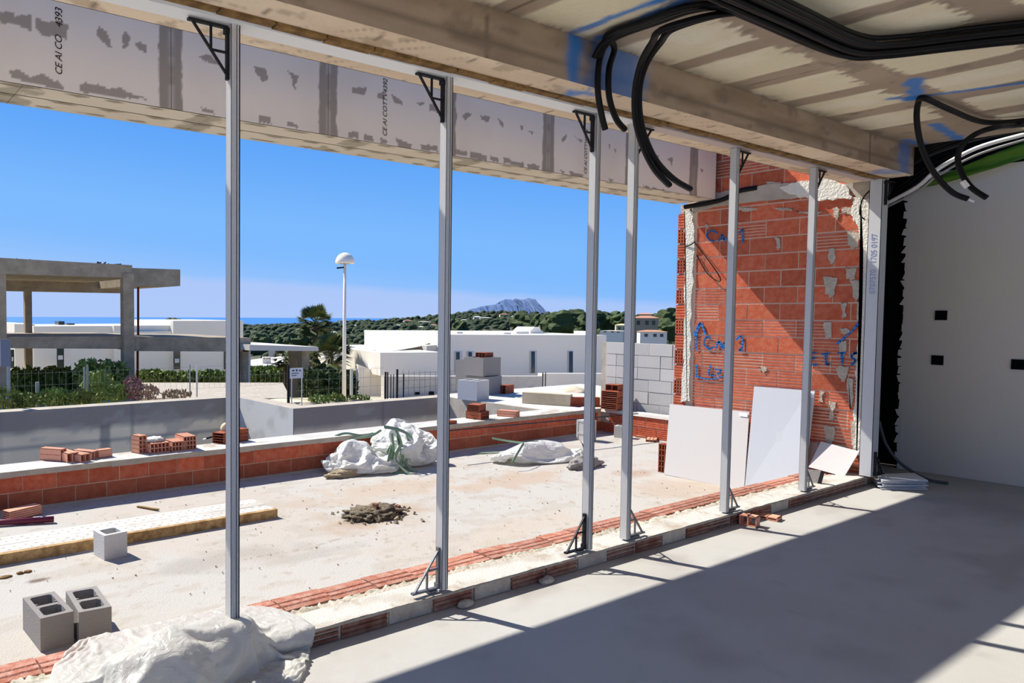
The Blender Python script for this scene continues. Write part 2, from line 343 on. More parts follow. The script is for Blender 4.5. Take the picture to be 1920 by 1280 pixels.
def col_soff(u, v):
    x = u-2.6; y = v+2.85
    C = np.ones(u.shape+(3,))*rgbc(240, 220, 192)
    C = mixc(C, sst(0.4, 0.7, fbm(x*1.3, y*4, 81)), rgbc(224, 202, 174), 0.9)
    C = mixc(C, sst(0.62, 0.66, fbm(x*5, y*9, 82)), rgbc(160, 138, 112), 0.5)
    ph = np.abs(((x+y*0.15)/0.62) % 1-0.5)*0.62
    C = mixc(C, sst(0.008, 0.003, ph), rgbc(130, 112, 92), 0.8)
    d = np.abs(((x*1.0+y*0.9)/0.14) % 1-0.5)
    C = mixc(C, sst(0.08, 0.02, d)*sst(0.5, 0.62, fbm(x*2.5, y*2.5, 84)), rgbc(160, 138, 116), 0.6)
    C = mixc(C, sst(0.16, 0.05, np.abs(x-3.95)+np.abs(y-2.95)+(fbm(x*12, y*12, 85)-.5)*.3), BLUE, 0.8)
    C = mixc(C, sst(0.3, 0.1, np.abs(x-8.5)+np.abs(y-2.9)+(fbm(x*12, y*12, 86)-.5)*.2), BLUE, 0.6)
    return C
for a, b in ((0, 0.20), (0.27, 0.55)):
    grid('soffit', (-2.6, 2.85+a, 3.10), (1, 0, 0), (0, 1, 0), 11.52, b-a, 0.025, lambda u, v, a=a: col_soff(u, v+a), m_paint, bm_)
MB().box(-2.6, 8.92, 2.855, 3.40, 3.16, 3.72).box(-2.6, 8.92, 3.395, 3.40, 3.10, 3.16).box(-2.6, 8.92, 2.855, 2.86, 3.102, 3.16).build('beam_body', m_beamc, bm_)
wd = MB()
for i in range(39):
    x = -2.6+i*0.295; y = random.uniform(-.006, .006); h = random.uniform(-.01, .008)
    wd.box(x, x+0.285, 3.052+y, 3.104+y, 3.086+h, 3.16)
tag(wd.build('wood_strip', m_wood, bm_), kind=None)
# walls: right, and unseen back and left with wide openings added for light
w = MB().box(-1.8, -1.2, -2.2, -2.0, 0, 3.4).box(3.4, 3.9, -2.2, -2.0, 0, 3.4).box(9.8, 10.4, -2.2, -2.0, 0, 3.4).box(-1.2, 9.8, -2.2, -2.0, 3.2, 3.4).build('wall_back', m_plast); tag(w, kind='structure')
w = MB().box(-1.8, -1.6, -2.0, -1.6, 0, 3.4).box(-1.8, -1.6, 2.3, 3.1, 0, 3.4).box(-1.8, -1.6, -1.6, 2.3, 3.2, 3.4).build('wall_left', m_plast); tag(w, kind='structure')
wr = MB().box(10.2, 10.4, -2.0, 3.30, 0, 3.30).build('wall_right', m_plast); tag(wr, kind='structure')
e = MB()                                             # ragged plaster edge by the recess
for i in range(34):
    z = i*0.097; d = random.uniform(-0.01, 0.035)
    e.prism([(10.198, 3.27, z), (10.198, 3.31+d, z+random.uniform(0, .03)), (10.198, 3.30+random.uniform(-.01, .04), z+0.09), (10.198, 3.27, z+0.1)], (0.2, 0, 0))
e.build('plaster_edge', m_plast, wr)
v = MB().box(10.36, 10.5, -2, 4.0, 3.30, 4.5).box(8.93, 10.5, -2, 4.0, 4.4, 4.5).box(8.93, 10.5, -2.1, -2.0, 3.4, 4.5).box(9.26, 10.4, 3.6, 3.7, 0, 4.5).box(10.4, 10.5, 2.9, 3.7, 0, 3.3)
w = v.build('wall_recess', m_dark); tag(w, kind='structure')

# ------------------------------------------------------------------ bricks
def ribbed(name, L, H, T, ribs=5, ax='Y'):
    """facing brick: horizontal ribs on the front; front at local +0, length centred on 0; z 0..H"""
    prof = []
    if ribs:
        s = H/ribs
        for i in range(ribs): prof += [(0.0, i*s+0.14*s), (0.0, i*s+0.66*s), (0.009, i*s+0.80*s), (0.009, (i+1)*s-0.02*s)]
        prof[0] = (0.0, 0); prof[-1] = (0.0, H)
    else: prof = [(0, 0), (0, H)]
    prof = prof+[(T, H), (T, 0)]
    b = MB()
    if ax == 'Y': b.prism([(p, -L/2, z) for p, z in prof], (0, L, 0))      # faces -X
    else: b.prism([(-L/2, p, z) for p, z in prof], (L, 0, 0))              # faces -Y
    return b.mesh(name)
def hollow(L, Wd, H, nw, nh, t=0.009):
    """hollow clay brick, holes run along X"""
    b = MB()
    for i in range(nw+1):
        y = -Wd/2+i*(Wd-t)/nw; b.box(-L/2, L/2, y, y+t, 0, H)
    for i in range(nh+1):
        z = i*(H-t)/nh; b.box(-L/2, L/2, -Wd/2, Wd/2, z, z+t)
    return b.mesh('brick')
# the tall return wall of ribbed bricks, its face on X = 8.95
XW = 8.95
bw = MB().box(XW+0.006, 9.25, 3.16, 5.13, -0.25, 4.2).build('wall_brick', m_mortj); tag(bw, kind='structure')
off = wloc(bw); CH = 0.1872; z0 = 1.685-10*CH-CH
rib_m = ribbed('brick', 0.325, CH-0.016, 0.05, 5); smo_m = ribbed('brick', 0.325, CH-0.016, 0.05, 0); rib_m.materials.append(m_brickw); smo_m.materials.append(m_brickw)
cut = {}
def piece(L, rib):
    k = (round(L, 2), rib)
    if k not in cut: cut[k] = ribbed('brick', k[0], CH-0.016, 0.05, 5 if rib else 0); cut[k].materials.append(m_brickw)
    return cut[k]
for r in range(24):
    z = z0+r*CH
    y = 3.18 - (0.17 if r % 2 else 0.0)
    while y < 5.0:
        a = max(y, 3.17); b = min(y+0.326, 4.985)
        if b-a > 0.05:
            upper = z > 1.15 and random.random() < 0.72 or random.random() < 0.12
            o = link('brick', piece(b-a, not upper), None, bw, (XW+random.uniform(-.002, .003)-off.x, (a+b)/2-off.y, z-off.z))
        y += 0.342
# left end column: hollow ends alternate with ribbed stretchers
endh = MB()
for i in range(5): endh.box(0, 0.16, -0.075+i*0.0345, -0.075+i*0.0345+0.011, 0, CH-0.014)
for i in range(5): endh.box(0, 0.16, -0.075, 0.075, i*(CH-0.025)/4, i*(CH-0.025)/4+0.011)
endh.box(0.1, 0.16, -0.075, 0.075, 0, CH-0.014)
endm = endh.mesh('brick'); endm.materials.append(m_brickw); ende = ribbed('brick', 0.15, CH-0.016, 0.16, 5); ende.materials.append(m_brickw)
MB().box(XW+0.02, XW+0.17, 5.10, 5.215, -0.25, 3.1).build('mortar_bed', m_mort, bw)
for r in range(18):
    z = z0+r*CH
    link('brick', endm if r % 2 == 0 else ende, None, bw, (XW-0.004-off.x, 5.155-off.y, z-off.z))
# mortar smears
def jag(poly, amp, n=5, seed=0):
    rnd = random.Random(seed); out = []
    for i in range(len(poly)):
        a = poly[i]; b = poly[(i+1) % len(poly)]
        for k in range(n):
            t = k/n; out.append((a[0]+(b[0]-a[0])*t+rnd.uniform(-amp, amp), a[1]+(b[1]-a[1])*t+rnd.uniform(-amp, amp)))
    return out
def smear(pts, mat, th=0.012, amp=0.012, seed=0, n=5):
    q = [PX(x, y, XW) for x, y in pts]
    return MB().prism([(XW-th, a, b) for a, b in jag([(p.y, p.z) for p in q], amp, n, seed)], (th+0.02, 0, 0)).build('mortar_patch', mat, bw)
smear([(1284, 395), (1300, 392), (1303, 480), (1296, 620), (1293, 752), (1280, 752), (1284, 620), (1286, 480)], m_mortw, 0.02, 0.015, 1, 9)
smear([(1340, 362), (1400, 352), (1500, 340), (1530, 352), (1525, 368), (1430, 378), (1340, 388), (1300, 398), (1290, 388)], m_conc, 0.02, 0.01, 2)
smear([(1462, 352), (1500, 340), (1560, 334), (1590, 350), (1600, 372), (1580, 374), (1540, 376), (1500, 370)], m_mortw, 0.03, 0.012, 3)
smear([(1572, 345), (1640, 338), (1638, 372), (1610, 372), (1595, 355)], m_conc, 0.015, 0.008, 4)
smear([(1600, 372), (1636, 372), (1634, 430), (1632, 520), (1626, 620), (1618, 760), (1612, 850), (1602, 850), (1604, 760), (1610, 640), (1616, 560), (1620, 480), (1612, 430), (1596, 402)], m_mortw, 0.02, 0.014, 5, 8)
for i, (x, y, w_, h_) in enumerate([(1459, 457, 10, 22), (1560, 480, 14, 30), (1570, 400, 12, 22), (1600, 450, 22, 34), (1557, 540, 24, 40), (1595, 515, 20, 26), (1606, 545, 22, 40), (1583, 582, 10, 30), (1552, 620, 16, 36),
                              (1580, 655, 14, 34), (1605, 675, 14, 30), (1580, 700, 22, 30), (1540, 744, 10, 22), (1432, 692, 16, 10), (1556, 815, 22, 34), (1595, 740, 12, 60), (1600, 815, 12, 50), (1326, 424, 8, 8), (1520, 398, 60, 7), (1470, 392, 40, 6), (1400, 392, 46, 7), (1590, 395, 26, 12), (1585, 620, 20, 12), (1611, 585, 12, 40), (1560, 770, 12, 40), (1330, 372, 30, 8), (1450, 344, 30, 6)]):
    smear([(x-w_/2, y-h_/2), (x+w_/2, y-h_/2+2), (x+w_/3, y+h_/3), (x, y+h_/2), (x-w_/3, y+h_/4)], m_mort, 0.010, 0.012, 20+i, 3)
# blue spray writing
def strokes(lines, w=0.016, X=XW-0.012, par=bw):
    b = MB()
    for L in lines:
        P = catmull([PX(x, y, X) for x, y in L], 4)
        for p, q in zip(P, P[1:]):
            d = (q-p)
            if d.length < 1e-5: continue
            d.normalize(); b.bar(p-d*0.004, q+d*0.004, w*random.uniform(.7, 1.2), 0.004, (1, 0, 0))
    return b.build('paint_mark', m_blue, par)
strokes([[(1344, 437), (1334, 432), (1325, 440), (1330, 450), (1340, 452)], [(1347, 452), (1354, 440), (1358, 452)], [(1350, 448), (1362, 447)], [(1364, 453), (1367, 440), (1371, 450), (1376, 438), (1378, 452)], [(1385, 438), (1393, 430), (1392, 455)]])
strokes([[(1306, 656), (1305, 630), (1313, 606)], [(1301, 628), (1313, 605), (1322, 626)], [(1334, 634), (1324, 632), (1320, 645), (1330, 654), (1338, 650)], [(1342, 654), (1348, 640), (1354, 652)], [(1356, 654), (1358, 642), (1364, 652)], [(1380, 637), (1390, 630), (1392, 650), (1386, 656), (1394, 657)]], 0.022)
strokes([[(1306, 684), (1305, 706)], [(1306, 706), (1330, 711), (1354, 706)], [(1332, 685), (1329, 702), (1340, 704)], [(1340, 692), (1352, 694), (1345, 702)], [(1286, 665), (1281, 690)]], 0.018)
strokes([[(1619, 592), (1600, 618), (1570, 644)], [(1612, 602), (1624, 590), (1622, 612)], [(1530, 662), (1520, 662), (1519, 682), (1532, 684)], [(1520, 672), (1528, 671)], [(1540, 664), (1554, 662)], [(1548, 664), (1549, 682), (1556, 682)], [(1570, 662), (1584, 661)], [(1578, 662), (1579, 682)],
         [(1606, 660), (1596, 668), (1604, 676), (1596, 684)], [(1612, 662), (1602, 662)]], 0.02)
# thin cable stubs on the wall
tag(MB().tube(catmull([PX(1303, 455, XW-.03), PX(1330, 490, XW-.05), PX(1350, 520, XW-.05), PX(1346, 527, XW-.04), PX(1326, 512, XW-.03), PX(1306, 478, XW-.02)], 5), 0.006, 6).build('wire', m_black), 'thin black wire loop hanging on the sunlit left part of the brick wall', 'wire')
tag(MB().tube(catmull([PX(1284, 462, XW-.02), PX(1296, 458, XW-.04), PX(1303, 452, XW-.02)], 4), 0.008, 6).build('wire', m_black), 'short black wire stub poking out of the mortar at the brick wall edge', 'wire')
wire = MB().tube(catmull([PX(1636, 352, XW-.03), PX(1618, 372, XW-.06), PX(1612, 400, XW-.05), PX(1622, 412, XW-.05)], 5), 0.007, 6).build('wire', m_black); tag(wire, 'black wire with a white end curling out of the brick wall top corner', 'wire')
# black tube along the top of the wall by the lintel
tag(smooth(MB().tube(catmull([PX(1284, 388, XW-.06), PX(1330, 380, XW-.07), PX(1360, 372, XW-.07), PX(1385, 358, XW-.05), PX(1420, 352, XW-.01)], 5), 0.028, 8).build('conduit', m_black)), 'thick black conduit lying along the brick wall top under the lintel end', 'conduit')

# ------------------------------------------------------------------ sill in the opening
YS = 3.12
sill = MB().box(-1.5, 8.93, YS+0.012, 3.40, -0.24, 0.085).build('trim_2', m_mort); tag(sill, kind='structure')
so_ = wloc(sill)
inb = ribbed('brick', 0.31, 0.085, 0.04, 3, 'X'); inb.materials.append(m_bricks); inp_ = ribbed('brick', 0.31, 0.085, 0.04, 0, 'X'); inp_.materials.append(m_mort)
for i in range(31):
    x = -1.2+i*0.33
    link('brick', inp_ if i in (5, 8, 12, 14, 17, 20, 25) else inb, None, sill, (x-so_.x, YS+random.uniform(-.004, .006)-so_.y, 0.004-so_.z))
def h_top(u, v): return 0.006*fbm(u*9, v*20, 4)+0.003*fbm(u*40, v*40, 5)
def col_sill(u, v):
    C = np.ones(u.shape+(3,))*rgbc(200, 197, 188); C = mixc(C, sst(0.5, 0.7, fbm(u*4, v*9, 91)), rgbc(180, 170, 156), 0.7)
    return mixc(C, sst(0.9, 1.0, u/10.4)*0+sst(0.66, 0.7, fbm(u*14, v*14, 92)), rgbc(168, 150, 132), 0.6)
grid('mortar_bed', (-1.5, YS-0.004, 0.095), (1, 0, 0), (0, 1, 0), 10.42, 0.21, 0.03, col_sill, m_terr, sill, h_top)
MB().box(-1.5, 8.92, YS, 3.33, 0.08, 0.0945).build('mortar_layer', m_mort, sill)
def h_rub(u, v): return 0.045*fbm(u*22, v*22, 6, 3)+0.02*vn(u*60, v*60, 8)-0.03*sst(0.10, 0.14, v)
grid('rubble_bed', (-1.5, 3.315, 0.05), (1, 0, 0), (0, 1, 0), 10.42, 0.14, 0.018, lambda u, v: mixc(np.ones(u.shape+(3,))*rgbc(190, 186, 170), sst(0.45, 0.65, fbm(u*22, v*22, 3)), rgbc(150, 140, 122), 0.8), m_terr, sill, h_rub)
MB().box(-1.5, 8.92, 3.41, 3.58, -0.25, 0.03).build('mortar_base', m_mort, sill)
# outer course: bricks laid flat, ribs up
prof = [(3.425, 0.0), (3.425, 0.085), (3.455, 0.09), (3.465, 0.083), (3.475, 0.091), (3.505, 0.092), (3.515, 0.083), (3.525, 0.091), (3.565, 0.091), (3.575, 0.084), (3.60, 0.086), (3.60, 0.0)]
ob = MB().prism([(-0.158, y-3.42, z) for y, z in prof], (0.316, 0, 0)).mesh('brick'); ob.materials.append(m_brickd)
for i in range(32):
    x = -1.3+i*0.325
    if x > 8.8: break
    o = link('brick', ob, None, sill, (x-so_.x, 3.42+random.uniform(-.008, .008)-so_.y, random.uniform(-.006, .004)-so_.z)); o.rotation_euler = (random.uniform(-.02, .02), random.uniform(-.012, .012), random.uniform(-.01, .01))

# ------------------------------------------------------------------ terrace
stains = [((4.55, 5.6), 0.85, 0.45, rgbc(196, 164, 132), .6), ((4.4, 5.65), .34, .26, rgbc(150, 138, 120), .8), ((6.9, 6.0), 1.3, .4, rgbc(206, 176, 146), .6), ((5.2, 6.4), 1.6, .5, rgbc(208, 182, 154), .55), ((2.7, 5.3), .9, .28, rgbc(176, 168, 158), .55),
          ((3.3, 5.0), .8, .12, rgbc(180, 172, 160), .5), ((8.2, 4.7), .8, .7, rgbc(202, 180, 156), .55), ((1.3, 5.6), .12, .05, rgbc(110, 80, 60), .9), ((5.5, 4.6), 1.1, .35, rgbc(214, 196, 176), .5), ((8.4, 5.4), .5, .25, rgbc(190, 150, 124), .5)]
def col_terr(u, v):
    x = u-2.5; y = v+3.5
    C = np.ones(u.shape+(3,))*rgbc(184, 180, 172)
    C = mixc(C, sst(0.45, 0.7, fbm(x*1.3, y*1.3, 101)), rgbc(184, 174, 162), 0.7)
    C = mixc(C, sst(0.58, 0.66, fbm(x*3.3, y*7, 102)), rgbc(172, 163, 150), 0.5)
    for (p, a, b, col, k) in stains:
        d = np.hypot((x-p[0])/a, (y-p[1])/b)+(fbm(x*5, y*5, 103)-.5)*1.1
        C = mixc(C, sst(1.0, 0.35, d), col*0.74, k)
    C = mixc(C, sst(0.70, 0.76, fbm(x*16, y*16, 104)), rgbc(160, 146, 130), 0.6)
    C = mixc(C, sst(0.012, 0.004, np.abs(y-5.15-(fbm(x*2, y*0, 7)-.5)*.5))*(x > 2.8)*(x < 4.3), rgbc(150, 138, 124), 0.7)
    return C
te = grid('terrace_floor', (-2.5, 3.5, -0.25), (1, 0, 0), (0, 1, 0), 13.6, 4.3, 0.03, col_terr, m_terr, None, lambda u, v: 0.012*(fbm(u*1.5, v*1.5, 9)-.5)); tag(te, kind='structure')
MB().box(-2.5, 11.1, 3.5, 7.8, -0.5, -0.262).build('terrace_slab', m_conc, te)
# parapet: two courses of long bricks under a concrete coping
pa = MB().box(-2.5, 11.05, 7.726, 8.08, -0.5, 0.092).build('wall_parapet', m_mortj); tag(pa, kind='structure'); po = wloc(pa)
pb = ribbed('brick', 0.322, 0.158, 0.05, 0, 'X'); pb.materials.append(m_brick); pb2 = ribbed('brick', 0.322, 0.158, 0.05, 0, 'X'); pb2.materials.append(m_brickw)
for r in range(2):
    for i in range(42):
        x = -2.3+i*0.332+(0.14 if r else 0)
        if x > 11.0: break
        link('brick', pb2 if r else pb, None, pa, (x-po.x, 7.72+random.uniform(-.004, .004)-po.y, -0.235+r*0.168-po.z))
MB().box(-2.5, 11.05, 7.695, 7.734, -0.26, -0.232).build('mortar_fillet', m_conc, pa)
def col_cop(u, v):
    C = np.ones(u.shape+(3,))*rgbc(206, 203, 196); return mixc(C, sst(0.5, 0.66, fbm(u*3, v*6, 111)), rgbc(182, 178, 170), 0.7)
grid('coping', (-2.5, 7.69, 0.15), (1, 0, 0), (0, 1, 0), 13.5, 0.41, 0.05, col_cop, m_terr, pa, lambda u, v: 0.006*(fbm(u*3, v*6, 12)-.5))
cp = MB()
for i in range(40):
    x = -2.5+i*0.3375; cp.prism([(x, 7.692+random.uniform(-.006, .006), 0.088+random.uniform(-.006, .006)), (x, 8.10, 0.088), (x, 8.10, 0.149), (x, 7.690, 0.149)], (0.3375, 0, 0))
cp.build('coping_edge', m_conc, pa)
# low end wall of the terrace and the block wall just beyond it
le = MB().box(11.06, 11.22, 4.6, 7.9, -0.25, 0.10).build('wall_terrace_end', m_mort); tag(le, kind='structure'); lo = wloc(le)
lb = ribbed('brick', 0.318, 0.155, 0.05, 5, 'Y'); lb.materials.append(m_brickw)
for r in range(2):
    for i in range(10):
        link('brick', lb, None, le, (11.05-lo.x, 7.55-i*0.332-(0.14 if r else 0)-lo.y, -0.24+r*0.168-lo.z))
MB().prism([(11.03, 4.6, 0.09), (11.03, 7.9, 0.09), (11.05, 7.9, 0.14), (11.05, 4.6, 0.13)], (0.2, 0, 0)).build('mortar_cap', m_concl, le)
zt = PX(1200, 643, 11.4).z
bl = MB().box(11.42, 11.60, 4.8, 8.0, -0.1, zt-0.01).build('wall_block', m_conc); tag(bl, kind='structure'); bo = wloc(bl)
yl = PX(1137, 640, 11.4).y
bm1 = ribbed('block', 0.392, 0.192, 0.05, 0, 'Y'); bm1.materials.append(m_blockl); bm2 = ribbed('block', 0.192, 0.192, 0.05, 0, 'Y'); bm2.materials.append(m_blockl)
nr = int((zt-0.0)/0.2)+1
for r in range(nr):
    z = zt-0.2*(r+1); y = yl-(0.2 if r % 2 else 0.4)/2
    if r % 2: link('block', bm2, None, bl, (11.40-bo.x, yl-0.1-bo.y, z-bo.z)); y = yl-0.4
    while y > 4.9:
        if r in (1, 2, 3) and random.random() < 0.3:
            link('block', bm2, None, bl, (11.40-bo.x, y+0.1-bo.y, z-bo.z)); y -= 0.2; continue
        link('block', bm1, None, bl, (11.40+random.uniform(-.004, .004)-bo.x, y-bo.y, z-bo.z)); y -= 0.4
bl.scale = (1, 1, 1)

# ------------------------------------------------------------------ lintel clad with boards
YL, YO, ZL, ZT = 4.73, 5.22, 3.10, 4.23
ln = MB().box(-3, 8.86, YL+0.014, YO-0.002, ZL+0.014, ZT).build('trim_3', m_conc); tag(ln, kind='structure')
def LP(x, y): p = PY(x, y, YL); return (p.x, p.z)
fill = [[(0, 19), (24, 20), (26, 28), (58, 28), (61, 58), (40, 50), (0, 40)], [(64, 32), (90, 40), (110, 38), (129, 48), (126, 78), (108, 70), (80, 68), (68, 55)],
        [(183, 46), (200, 58), (212, 88), (192, 80), (180, 66)], [(228, 68), (234, 58), (242, 72), (240, 88), (229, 88)], [(252, 80), (262, 75), (276, 82), (276, 100), (262, 96)],
        [(374, 110), (394, 99), (412, 122), (392, 118)], [(438, 110), (450, 116), (452, 132), (440, 132)], [(476, 122), (500, 130), (502, 148), (490, 152), (478, 140)], [(536, 131), (560, 144), (553, 168), (550, 150)],
        [(660, 162), (686, 162), (684, 178), (660, 176)], [(706, 172), (720, 172), (722, 186), (708, 184)], [(733, 174), (752, 186), (754, 198), (740, 192)], [(780, 192), (796, 190), (790, 198)], [(804, 194), (822, 200), (822, 212), (806, 208)],
        [(868, 214), (876, 208), (885, 214), (874, 225)], [(901, 217), (918, 218), (916, 228), (904, 226)], [(935, 222), (942, 228), (944, 240), (936, 232)], [(973, 232), (981, 236), (978, 247)], [(988, 242), (1000, 244), (1000, 252)],
        [(1053, 262), (1064, 248), (1062, 262), (1054, 268)], [(1077, 255), (1092, 262), (1090, 268)], [(1100, 258), (1112, 260), (1110, 272)], [(1141, 268), (1146, 268), (1142, 280)], [(1150, 278), (1156, 280), (1154, 288)], [(1250, 298), (1262, 296), (1260, 310)], [(1228, 290), (1236, 292), (1232, 300)], [(1298, 316), (1304, 320), (1300, 324)], [(1312, 314), (1320, 318), (1316, 324)],
        [(15, 133), (35, 132), (55, 142), (82, 140), (110, 150), (122, 166), (90, 162), (20, 146)], [(146, 155), (180, 158), (230, 170), (276, 186), (220, 182), (150, 170)], [(376, 202), (396, 204), (404, 214), (380, 210)], [(426, 205), (440, 210), (440, 220), (428, 218)], [(486, 215), (508, 222), (508, 234), (486, 228)], [(540, 228), (560, 238), (556, 242), (540, 236)],
        [(652, 248), (672, 246), (672, 260), (652, 256)], [(682, 252), (698, 254), (702, 268), (682, 262)], [(714, 256), (730, 268), (716, 270)], [(743, 259), (772, 270), (770, 280), (748, 274)], [(788, 270), (818, 272), (820, 284), (790, 280)], [(846, 280), (876, 284), (874, 292), (846, 290)], [(880, 283), (912, 292), (912, 302), (882, 296)], [(920, 292), (934, 300), (934, 306), (920, 302)], [(942, 296), (980, 304), (982, 314), (944, 306)], [(988, 306), (1012, 312), (1010, 320), (988, 314)],
        [(1050, 318), (1060, 322), (1056, 328)], [(1068, 322), (1094, 328), (1090, 334), (1070, 330)], [(1140, 334), (1150, 338), (1146, 342)], [(1205, 345), (1218, 350), (1214, 356)], [(1222, 350), (1270, 362), (1266, 368), (1226, 360)]]
fillw = [[LP(*p) for p in q] for q in fill]
joints = [0.72, 2.0, 3.285, 4.55, 5.85, 7.165, 8.38]
def col_face(u, v, x0):
    x = u+x0; z = v+ZL
    C = np.ones(u.shape+(3,))*rgbc(240, 226, 206); C = mixc(C, sst(0.4, 0.7, fbm(x*1.5, z*1.5, 121)), rgbc(232, 217, 196), 0.8)
    jx = (fbm(x*14, z*14, 122)-.5)*0.04; jz = (fbm(x*14+50, z*14, 123)-.5)*0.04
    m = np.zeros(x.shape, bool)
    for q in fillw:
        qx = [p[0] for p in q]
        if max(qx) < x0-0.1 or min(qx) > x0+1.5: continue
        m |= inpoly(x+jx, z+jz, q)
    C = mixc(C, m*1.0, rgbc(164, 150, 134), 0.95)
    for j in joints:
        d = np.abs(x-j+(fbm(x*3, z*9, 124)-.5)*.04)
        C = mixc(C, sst(0.088, 0.078, d), rgbc(154, 142, 126), 0.95)
        C = mixc(C, sst(0.03, 0.015, np.abs(x-j))*sst(.35, .5, fbm(x*3, z*6, 125)), rgbc(186, 174, 158), 0.8)
    return C
edges = [-3, -0.55]+joints+[8.85]
for a, b in zip(edges, edges[1:]):
    grid('board', (a+0.0015, YL, ZL), (1, 0, 0), (0, 0, 1), b-a-0.003, ZT-ZL, 0.011, lambda u, v, a=a: col_face(u, v, a), m_board, ln)
def col_bot(u, v, x0):
    x = u+x0; y = v
    C = np.ones(u.shape+(3,))*rgbc(214, 204, 184); C = mixc(C, sst(0.4, 0.7, fbm(x*2, y*2, 131)), rgbc(206, 194, 172), 0.8)
    j = np.zeros(x.shape)
    for k in [1.05, 2.32, 3.6, 4.9, 6.2, 7.45]: j = np.maximum(j, sst(0.13, 0.11, np.abs(x-k+(fbm(x*4, y*9, 132)-.5)*.16)))
    C = mixc(C, j*sst(0.35, 0.5, fbm(x*7, y*7, 138)), rgbc(158, 150, 132), 0.8)
    for yy, s_ in ((0.05, 141), (0.28, 142), (0.44, 143)):
        ph = fbm(x*2.2, y*0+s_, s_)
        px_ = ((x+ph*0.3) % 0.33)/0.33
        C = mixc(C, sst(0.035, 0.02, np.abs(y-yy)+0.25*np.abs(px_-.5)*0.33+(fbm(x*12, y*12, 133)-.5)*.04), rgbc(128, 118, 100), 0.85)
    return C
eb = [-3, -.2, 1.05, 2.32, 3.6, 4.9, 6.2, 7.45, 8.85]
for a, b in zip(eb, eb[1:]):
    for y0, y1 in ((YL, 4.972), (4.985, YO)):
        o = grid('board', (a+0.0015, y0, ZL), (1, 0, 0), (0, 1, 0), b-a-0.003, y1-y0, 0.02, lambda u, v, a=a, y0=y0: col_bot(u, v+y0-YL, a), m_board, ln)
MB().box(-3, 8.85, YL+0.0005, YL+0.014, ZL, ZL+0.002).box(-3, 8.85, YO-0.002, YO, ZL, ZT).box(8.85, 8.86, YL, YO, ZL, ZT).build('board', M('board_edge', c(176, 168, 156)), ln)
def wtext(s, px, py, size, rot, par, Y=YL-0.003, mat=None, name='printed_lettering'):
    cu = bpy.data.curves.new(name, 'FONT'); cu.body = s; cu.size = size; cu.extrude = 0.0005; cu.shear = 0.25; cu.space_character = 0.95
    cu.align_x = 'LEFT'; cu.align_y = 'CENTER'
    o = bpy.data.objects.new(name, cu); COL.objects.link(o); cu.materials.append(mat or m_ink)
    p = PY(px, py, Y); o.parent = par; o.location = p-wloc(par); o.rotation_euler = rot
    return o
m_ink = M('black_ink', c(52, 46, 44), bump=0); m_inkg = M('grey_ink', c(84, 80, 78), bump=0)
R_ = (PI/2, -PI/2, 0)
wtext('CE AI CO', 111, 141, 0.060, R_, ln); wtext('4393', 111, 52, 0.062, R_, ln)
wtext('CE AI COTTV4392', 722, 256, 0.060, R_, ln, mat=m_inkg)
wtext('CE AI COTTV4392', 1098, 327, 0.058, R_, ln, mat=m_inkg)

# ------------------------------------------------------------------ metal posts in the opening, track, corner jamb
tk = MB().box(-2.6, 4.80, 3.105, 3.225, 3.075, 3.099).build('ceiling_track', m_track, None); tag(tk, 'long white metal channel fixed along the beam soffit left of the fourth post', 'metal track')
tk2 = MB().box(4.82, 8.80, 3.12, 3.21, 3.078, 3.099).build('ceiling_track', m_track_shade, None); tag(tk2, 'metal channel with shadow in its pinkish grey colour, on the beam soffit right of the fourth post', 'metal track')
ft = 0.112
def bracket(par, x, y, z, sx, sz, mat):
    """triangulated corner bracket: arm along sx, leg along sz"""
    b = MB(); t = 0.012; A = Vector((x, y, z)); 
    P = lambda a, h: (x+sx*a, y, z+sz*h)
    b.bar(P(0, 0), P(0.20, 0), 0.022, 0.012); b.bar(P(0.0, 0), P(0.0, 0.24), 0.022, 0.014, (1, 0, 0)); b.bar(P(0.18, 0.0), P(0.0, 0.22), 0.012, 0.010)
    b.bar(P(0.085, 0.0), P(0.085, 0.115), 0.010, 0.010, (1, 0, 0)); b.bar(P(0.085, 0.115), P(0, 0.115), 0.010, 0.010); b.bar(P(0, -.004*sz), P(0, 0.03), 0.03, 0.03, (1, 0, 0))
    return b.build('bracket', mat, par)
m_brl = M('worn_bracket', c(120, 120, 122), rough=0.5, metallic=0.5, var=0.3)
plist = [(436, 437, 30, None, 0, 'first metal post from the left, rising out of the crumpled plastic sheet'), (828, 838, 130, 1105, -1, 'second metal post from the left, with bright foot bracket'), (1100, 1117, 205, 1030, -1, 'third metal post from the left, with dark brackets at head and foot'),
         (1172, 1189, 228, 1010, 1, 'fourth metal post from the left, close beside the hanging conduit loops'), (1358, 1379, 275, 960, 1, 'fifth metal post from the left, in front of the wide grey board'), (1505, 1527, 308, 918, 1, 'sixth metal post from the left, in front of the tall pale board')]
